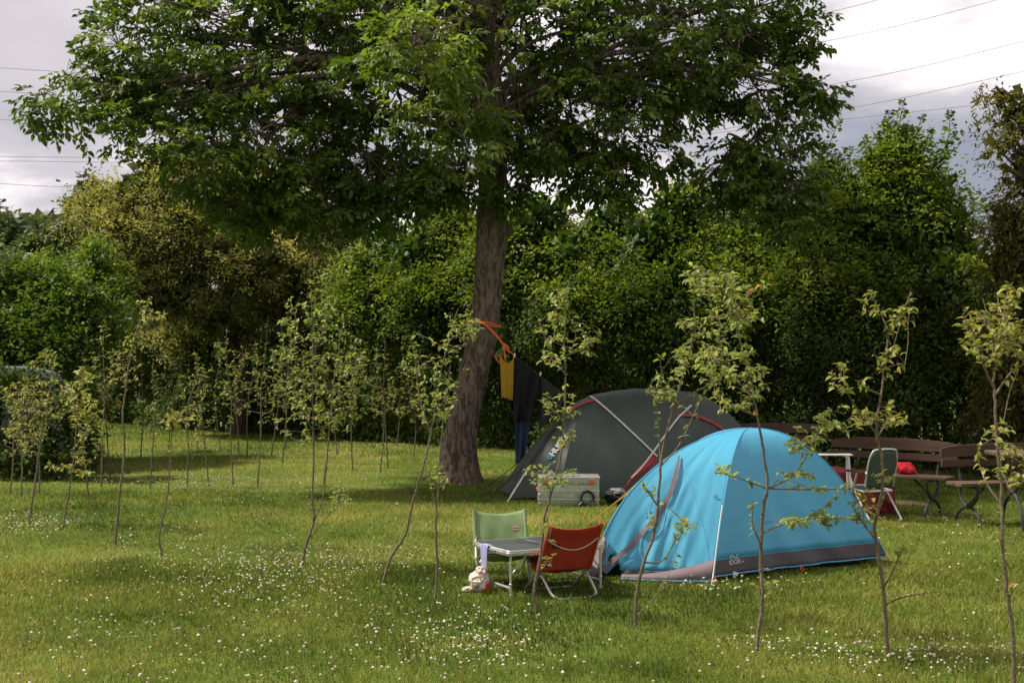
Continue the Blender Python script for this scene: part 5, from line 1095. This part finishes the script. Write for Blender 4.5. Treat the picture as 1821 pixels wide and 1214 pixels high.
# ------------------------------------------------------------------ parked car
def make_car():
    d = 19.4; xr = P(152, 0, d).x; t = thing('parked_car', 'silver estate car half hidden by shrubs at the left edge of the lawn', 'car', (xr - 2.1, d + .85, 0))
    low = [(0, .32), (.02, .55), (-.02, .82), (-.06, .90), (-.10, .95), (-3.1, .93), (-4.0, .80), (-4.15, .6), (-4.12, .3), (-3.75, .24), (-.3, .24)]
    roof = [(-.10, .95), (-.24, 1.20), (-.42, 1.39), (-.75, 1.45), (-1.7, 1.47), (-2.25, 1.40), (-2.95, .96), (-3.0, .93)]
    m = MB()
    def slab(poly, ys):
        rows = []
        cxm = sum(p[0] for p in poly) / len(poly); czm = sum(p[1] for p in poly) / len(poly)
        for y, s in ys: rows.append([Vector((xr + cxm + (p[0] - cxm) * s, d + y, czm + (p[1] - czm) * s)) for p in poly])
        m.grid(rows, close=True); n = len(poly); b0 = len(m.v) - n * len(ys); m.f.append(tuple(b0 + i for i in range(n))); m.f.append(tuple(b0 + (len(ys) - 1) * n + i for i in range(n)))
    slab(low, [(0, .965), (.03, .99), (.10, 1), (1.60, 1), (1.67, .99), (1.70, .965)]); slab(roof, [(.10, .95), (.16, 1), (1.54, 1), (1.60, .95)]); m.build('body', M['carpaint'], t)
    g = MB(); win = [(-.42, 1.0), (-.52, 1.30), (-1.15, 1.36), (-1.15, .99)]; win2 = [(-1.22, .99), (-1.22, 1.36), (-1.95, 1.36), (-1.95, .98)]
    for w in (win, win2): m = MB(); m.prism([(xr + a, b) for a, b in w], d + .085, d + .11); m.build('side_window', M['carglass'], t, smooth=False)
    m = MB(); m.add([Vector((xr - .105, d + .22, 1.0)), Vector((xr - .105, d + 1.48, 1.0)), Vector((xr - .385, d + 1.42, 1.37)), Vector((xr - .385, d + .28, 1.37))], [(0, 1, 2, 3)]); m.build('rear_window', M['carglass'], t, smooth=False, solid=.02)
    m = MB(); m.box((xr - .01, d + .12, .78), (.05, .16, .26), bev=.02); m.build('tail_light', M['taillight'], t)
    m = MB(); m.box((xr - .03, d + .85, .42), (.12, 1.66, .22), bev=.05); m.build('bumper', M['carpaint'], t)
    for xx in (-.72, -3.35):
        for yy in (.02, 1.68):
            c = Vector((xr + xx, d + yy, .31)); m = MB(); m.grid([[c + Vector((math.cos(a) * r, y, math.sin(a) * r)) for a in [i * math.pi / 16 for i in range(32)]] for y, r in ((-.10, .22), (-.11, .28), (-.08, .31), (.08, .31), (.10, .28), (.10, .2))], close=True); w = m.build('wheel', M['black'], t)
            m = MB(); y = -.105; m.grid([[c + Vector((math.cos(a) * r, y + o, math.sin(a) * r)) for a in [i * math.pi / 16 for i in range(32)]] for r, o in ((.215, .0), (.215, -.012), (.19, -.012), (.18, .02))], close=True)
            for k in range(5):
                a = k * 2 * math.pi / 5 + .3; m.tube([c + Vector((0, y - .005, 0)), c + Vector((math.cos(a) * .2, y, math.sin(a) * .2))], [.04, .022], 6, flat=.4)
            m.ball(c + Vector((0, y - .005, 0)), .045, sc=(1, .4, 1)); m.build('rim', M['chrome'], w)
    t.rotation_euler = (0, 0, math.radians(17)); t.location.x -= .22; t.location.y -= .45
make_car()

# ------------------------------------------------------------------ power lines and bird
def make_wires():
    defs = [([(-60, 118), (700, 150), (1440, 30), (1900, -110)], 'highest power cable in the right part of the sky'), ([(-60, 160), (700, 190), (1450, 77), (1880, -28)], 'second power cable from the top on the right'),
            ([(-60, 210), (200, 222), (800, 245), (1480, 150), (1900, 55)], 'third power cable from the top on the right'), ([(-60, 278), (210, 281), (800, 290), (1440, 205), (1900, 110)], 'fourth power cable, just above the leafy shoots'),
            ([(-60, 286), (210, 289), (800, 300), (1200, 250), (1450, 205 + 86), (1740, 248), (1900, 225)][:3] + [(1150, 252), (1260, 238), (1900, 170)], 'thin power cable crossing behind the walnut crown'), ([(-60, 323), (150, 334), (700, 350), (1450, 300), (1740, 248), (1900, 215)], 'lowest power cable, seen dark against the left clouds')]
    for pts, lab in defs:
        cp = curve_pts([P(a, b, 75) for a, b in pts], 10); m = MB(); m.tube(cp, .014, 6); o = m.build('power_cable', M['wire'], None, loc=tuple(cp[0])); tag(o, lab, 'cable', 'power cables crossing the sky')
make_wires()
def make_bird():
    c = P(103, 322, 60); m = MB()
    m.tube([c + Vector((-.10, 0, .03)), c + Vector((-.04, 0, .01)), c + Vector((.05, 0, 0)), c + Vector((.13, 0, -.03))], [.012, .032, .034, .006], 8)
    for s_ in (-1, 1): m.add([c + Vector((-.03, 0, .01)), c + Vector((.04, 0, .0)), c + Vector((.06, s_ * .2, .05)), c + Vector((-.0, s_ * .30, .08))], [(0, 1, 2, 3)])
    o = m.build('bird', M['black'], None, loc=tuple(c)); tag(o, 'small dark bird flying in the clouds on the left', 'bird')
make_bird()

# ------------------------------------------------------------------ saplings
def sapling(label, stem, branches, zones, nleaf, seed, mat='young', r0=.011, leafL=.041, d=None, twigs=26):
    """stem: pixel polyline from the foot; branches: extra pixel polylines; zones: (px,py,rx,ry,weight) leaf areas reached by twigs"""
    rng = np.random.default_rng(seed)
    g = G(*stem[0]) if d is None else Vector((P(stem[0][0], 0, d).x, d, 0)); d0 = g.y
    t = thing('sapling', label, 'sapling', g, 'young saplings planted across the lawn'); w = MB()
    def path(pix, k=5, wob=.10, start=None):
        ctrl = []; off = 0.0
        for i, (a, b) in enumerate(pix):
            if i: off += rng.normal() * wob * .5
            if i == 0 and start is not None: ctrl.append(start); off = start.y - d0; continue
            ctrl.append(P(a, b, d0 + off))
        return curve_pts(ctrl, k)
    st = path(stem, 6, .03); st[0] = Vector((g.x, g.y, -.01)); n = len(st)
    # little bark kinks
    for i in range(1, n): st[i] = st[i] + Vector((rng.normal() * .0022, rng.normal() * .003, 0))
    w.tube(st, [r0 * (1.25 if i == 0 else 1) * (1 - .80 * i / (n - 1)) + .0012 for i in range(n)], 7); allp = [(p, i / (n - 1)) for i, p in enumerate(st)]
    br = []
    for b in branches:
        near = min(st, key=lambda q: (proj(q)[0] - b[0][0]) ** 2 + (proj(q)[1] - b[0][1]) ** 2); bp = path(b, 5, .12, near); m = len(bp)
        w.tube(bp, [r0 * .48 * (1 - .75 * i / (m - 1)) + .0008 for i in range(m)], 6); br.append(bp); allp += [(p, .5 + .5 * i / (m - 1)) for i, p in enumerate(bp)]
    AP = np.array([tuple(p) for p, f in allp]); lv = Leaves(); LP = []; LD = []; nleaf = int(nleaf * 1.75); twigs = int(twigs * 1.9); r0 = r0 * 1.15
    wt = np.array([z[4] for z in zones], float); wt /= wt.sum()
    for k in range(twigs):
        z = zones[rng.choice(len(zones), p=wt)]; a = rng.uniform(0, 6.28); q = math.sqrt(rng.uniform()); e = P(z[0] + z[2] * q * math.cos(a), z[1] + z[3] * q * math.sin(a), d0 + rng.normal() * .16)
        e3 = np.array(tuple(e)); dist = np.linalg.norm(AP - e3, axis=1) + .8 * np.maximum(AP[:, 2] - e3[2] + .03, 0); s = Vector(AP[int(np.argmin(dist))]); ln = (e - s).length
        if ln > .55: e = s + (e - s) * (.55 / ln); e3 = np.array(tuple(e))
        mid = s.lerp(e, .5) + Vector((rng.normal() * .012, rng.normal() * .02, .012 + rng.normal() * .01)); tw = curve_pts([s, mid, e], 3); w.tube(tw, [.0025, .0023, .0021, .0018, .0015, .0012, .001][:len(tw)], 4, cap=False)
        AP = np.vstack([AP, e3[None]]); nl = max(2, int(nleaf / twigs * rng.uniform(.4, 1.7)))
        for j in range(nl):
            f = rng.uniform(.12, 1.0); ii = min(int(f * (len(tw) - 1)), len(tw) - 2); LP.append(tuple(tw[ii].lerp(tw[ii + 1], f * (len(tw) - 1) - ii))); dv = (e - s).normalized(); sdv = dv.cross(Vector((0, -.5, 1))).normalized() * rng.choice([-1, 1])
            LD.append(tuple(dv * .5 + sdv * .9 + Vector((0, 0, -.15))))
    for bp in br + [st[int(n * .55):]]:      # leaves sitting straight on the branches
        for j in range(int(len(bp) * 1.1)):
            ii = int(rng.uniform(.35, 1) * (len(bp) - 1)); LP.append(tuple(bp[ii])); LD.append(tuple(rdir(rng, 1)[0]))
    LP = np.array(LP); LD = np.array(LD) + rng.normal(size=LP.shape) * .35; n = len(LP); Ls = leafL * rng.uniform(.55, 1.25, n)
    lv.add(LP, LD, np.array([0, 0, 1.0]) + rng.normal(size=(n, 3)) * .45, Ls, Ls * .52, .48 + rng.normal(size=n) * .24, rich=True)
    w.build('stem', M['stem'], t, recalc=False); lv.build('foliage', M[mat], t); return t

sapling('bushy sapling with three thin stems left of the walnut tree', [(536, 1008), (545, 965), (557, 930), (556, 880), (558, 800), (556, 700), (556, 600), (553, 520)],
        [[(557, 930), (575, 880), (583, 800), (590, 700), (606, 600), (612, 555)], [(546, 965), (572, 930), (605, 893)], [(557, 760), (520, 690), (500, 580)], [(580, 780), (630, 700), (665, 670)], [(556, 640), (585, 560), (602, 525)]],
        [(560, 560, 60, 45, 1.3), (545, 640, 65, 60, 1.6), (590, 700, 70, 60, 2.0), (560, 750, 80, 35, 1.4), (610, 630, 45, 40, .8), (600, 890, 28, 25, .3), (510, 590, 18, 25, .3)], 850, 1, twigs=135)
sapling('sapling leaning right in front of the walnut trunk', [(680, 1038), (695, 990), (720, 950), (735, 890), (755, 820), (768, 760), (778, 700), (790, 630), (815, 548)],
        [[(766, 770), (745, 700), (738, 640), (730, 600)], [(788, 640), (805, 600), (850, 590)]], [(750, 640, 35, 50, 1.3), (795, 660, 35, 50, 1), (820, 580, 40, 35, 1.3), (770, 720, 45, 30, 1)], 260, 2, twigs=48)
sapling('thin straight sapling with few leaves just left of the camping table', [(775, 1065), (777, 1000), (775, 940), (779, 880), (783, 800), (792, 720), (800, 650)],
        [[(778, 900), (764, 850), (770, 800)], [(778, 872), (800, 855)]], [(783, 845, 18, 20, 1), (790, 700, 35, 45, 1.6)], 60, 3, twigs=14, r0=.008)
sapling('sapling standing in front of the red chair and the dark green tent', [(955, 1090), (950, 1050), (962, 980), (968, 920), (985, 860), (1000, 790), (1006, 700), (1004, 600), (1010, 505)],
        [[(1003, 670), (978, 620), (955, 560)], [(1004, 640), (1035, 620), (1062, 600)], [(998, 800), (1015, 770)], [(1005, 740), (975, 720), (955, 710)]],
        [(1005, 540, 28, 40, 1.3), (1030, 600, 38, 45, 1.2), (975, 600, 32, 50, 1), (1000, 720, 45, 25, .8), (985, 845, 55, 25, .9), (1005, 780, 18, 25, .4), (968, 960, 18, 70, .35)], 400, 4, twigs=70)
sapling('curved sapling in front of the door of the blue tent', [(1130, 1117), (1132, 1060), (1145, 1000), (1165, 940), (1172, 860), (1178, 800), (1196, 730), (1214, 670), (1235, 590), (1234, 540), (1245, 490)],
        [[(1150, 1002), (1180, 995), (1205, 950), (1222, 925)], [(1166, 900), (1150, 870), (1142, 855)], [(1175, 830), (1208, 790), (1250, 705), (1290, 650)], [(1176, 850), (1172, 760), (1165, 700)], [(1200, 715), (1250, 690), (1300, 670)], [(1132, 1095), (1165, 1060), (1190, 1020)]],
        [(1240, 500, 26, 24, .7), (1225, 600, 30, 45, 1.2), (1260, 650, 60, 40, 1.8), (1200, 660, 30, 40, 1), (1215, 940, 28, 30, .55), (1170, 700, 25, 25, .5), (1165, 900, 20, 40, .3), (1270, 580, 30, 40, 1.0)], 430, 5, twigs=80, leafL=.044)
sapling('tall forked sapling in front of the blue tent', [(1345, 1155), (1356, 1060), (1352, 1000), (1358, 900), (1365, 868), (1358, 800), (1347, 740), (1330, 660), (1312, 590), (1304, 530), (1292, 500)],
        [[(1362, 868), (1330, 855), (1285, 842)], [(1364, 866), (1410, 845), (1440, 800), (1452, 760), (1480, 725)], [(1364, 866), (1440, 870), (1520, 868)], [(1356, 955), (1385, 935), (1440, 922), (1535, 922)], [(1352, 960), (1338, 930), (1340, 890)], [(1345, 745), (1310, 725), (1270, 700)], [(1338, 700), (1300, 670), (1270, 640)], [(1308, 560), (1285, 515), (1245, 480), (1225, 470)], [(1310, 545), (1350, 510), (1362, 506)]],
        [(1275, 500, 45, 25, 1.2), (1340, 540, 25, 40, .6), (1290, 560, 45, 45, 1.3), (1295, 640, 55, 40, 1.6), (1300, 710, 70, 25, 1), (1400, 850, 50, 14, .8), (1430, 790, 35, 30, 1), (1470, 745, 35, 22, .9), (1460, 872, 60, 12, .6), (1450, 925, 70, 12, .9), (1290, 840, 26, 12, .5), (1345, 680, 25, 30, .7), (1360, 1030, 20, 25, .3)], 640, 6, twigs=120, leafL=.044)
sapling('sapling with large pale leaves in front of the folding armchair', [(1578, 1160), (1572, 1060), (1562, 985), (1556, 935), (1570, 860), (1566, 800), (1558, 770), (1568, 690), (1574, 640), (1582, 590), (1600, 560), (1622, 520)],
        [[(1556, 770), (1530, 735), (1505, 695), (1492, 655)], [(1558, 775), (1585, 745), (1620, 755)], [(1582, 590), (1560, 545), (1545, 515)], [(1574, 1050), (1590, 1010), (1602, 980), (1612, 975)], [(1560, 960), (1535, 930), (1515, 900)], [(1568, 700), (1540, 690), (1525, 680)], [(1574, 1080), (1610, 1060), (1680, 1050)]],
        [(1500, 670, 22, 30, 1), (1510, 740, 35, 35, 1.1), (1570, 740, 35, 25, 1), (1605, 555, 25, 35, .9), (1548, 540, 18, 25, .5), (1575, 650, 35, 40, 1), (1540, 900, 40, 35, 1.1), (1600, 750, 30, 15, .5), (1560, 850, 35, 20, .5)], 250, 7, twigs=58, mat='yellowing', leafL=.045)
sapling('sapling with a full yellowish crown at the right edge, in front of the nearest bench', [(1803, 1235), (1800, 1120), (1790, 1050), (1783, 960), (1781, 880), (1772, 760), (1768, 680), (1775, 620), (1786, 560), (1792, 505)],
        [[(1782, 900), (1755, 860), (1742, 825), (1738, 795)], [(1783, 890), (1805, 860), (1830, 840)], [(1768, 690), (1745, 640), (1730, 590), (1712, 560)], [(1770, 700), (1800, 660), (1840, 640)], [(1772, 650), (1765, 600), (1748, 530)], [(1800, 1060), (1815, 1030)]],
        [(1745, 600, 38, 50, 1.6), (1790, 550, 32, 45, 1.4), (1800, 620, 35, 50, 1.4), (1725, 570, 22, 25, .6), (1785, 770, 30, 20, .4), (1800, 830, 30, 45, .8), (1790, 940, 25, 25, .2)], 400, 8, twigs=80, mat='yellowing', leafL=.040)
sapling('tall bent sapling on the left lawn, its tip leaning right', [(205, 968), (212, 880), (222, 800), (218, 740), (224, 690), (232, 630), (250, 570), (268, 530)],
        [[(240, 600), (265, 570), (295, 562)], [(228, 670), (215, 640), (200, 620)]], [(262, 545, 18, 20, 1), (240, 610, 30, 30, 1.4), (225, 665, 35, 22, 1), (285, 566, 18, 6, .4)], 120, 9, twigs=26, mat='yellowing', leafL=.045)
sapling('short leafy-topped sapling right of the tall bent one on the left lawn', [(288, 988), (284, 950), (298, 880), (305, 770), (302, 745)], [], [(303, 748, 30, 16, 1), (320, 740, 25, 10, .4)], 50, 10, twigs=10, mat='yellowing', r0=.009, leafL=.06)
sapling('spreading yellow-leaved sapling in front of the silver car', [(52, 930), (62, 860), (72, 790), (76, 755), (88, 700), (92, 660)], [[(72, 790), (50, 765), (30, 740)], [(78, 745), (50, 700), (20, 690)], [(40, 690), (60, 650), (90, 622)]],
        [(40, 700, 45, 35, 1.5), (100, 710, 45, 40, 1.6), (80, 640, 20, 18, .6), (20, 760, 30, 25, .6), (60, 790, 25, 25, .3)], 330, 11, twigs=58, mat='yellowing', leafL=.045)
sapling('slim sapling by the rear wheel of the silver car', [(112, 940), (120, 890), (128, 840), (136, 760), (140, 690)], [[(130, 830), (155, 810)]], [(140, 690, 30, 40, 1.3), (155, 740, 25, 40, 1), (150, 830, 22, 22, .8), (105, 830, 22, 10, .5)], 190, 12, twigs=36, mat='yellowing', r0=.009, leafL=.06)
# the distant rows
far = [(18, 878, 690), (38, 884, 660), (70, 880, 690), (158, 882, 720), (180, 866, 560), (196, 850, 600), (267, 868, 640), (333, 866, 620), (372, 864, 690), (392, 800, 600), (415, 862, 580), (458, 866, 560), (440, 812, 600), (425, 806, 610), (482, 812, 620), (508, 798, 640), (502, 822, 575), (600, 808, 620), (627, 836, 590), (676, 842, 600), (690, 832, 610), (705, 795, 650), (250, 815, 600), (300, 808, 620), (350, 800, 630), (575, 860, 560), (735, 812, 640)]
far.sort()
ords = ['first', 'second', 'third', 'fourth', 'fifth', 'sixth', 'seventh', 'eighth', 'ninth', 'tenth', 'eleventh', 'twelfth', 'thirteenth', 'fourteenth', 'fifteenth', 'sixteenth', 'seventeenth', 'eighteenth', 'nineteenth', 'twentieth', 'twenty-first', 'twenty-second', 'twenty-third', 'twenty-fourth', 'twenty-fifth', 'twenty-sixth', 'twenty-seventh']
for i, (px, py, ty) in enumerate(far):
    r = random.Random(500 + i); mx = px + r.uniform(-6, 8); tx = px + r.uniform(-18, 20); h = py - ty; bend = r.uniform(-9, 9)
    sapling('small distant sapling, %s from the left in the rows before the hedge' % ords[i], [(px, py), (mx + bend * .4, py - h * .3), (mx + bend, py - h * .55), (tx, py - h * .8), (tx + r.uniform(-8, 8), ty)],
            [[(mx + bend, py - h * .5), (mx + r.choice([-1, 1]) * r.uniform(12, 24), py - h * .72)]], [(tx, py - h * .72, 34, h * .24, 1.5), (mx, py - h * .48, 30, h * .12, .7)], r.randint(45, 110), 600 + i, twigs=r.randint(16, 28), mat=r.choice(['young', 'yellowing']), r0=.009, leafL=.045)
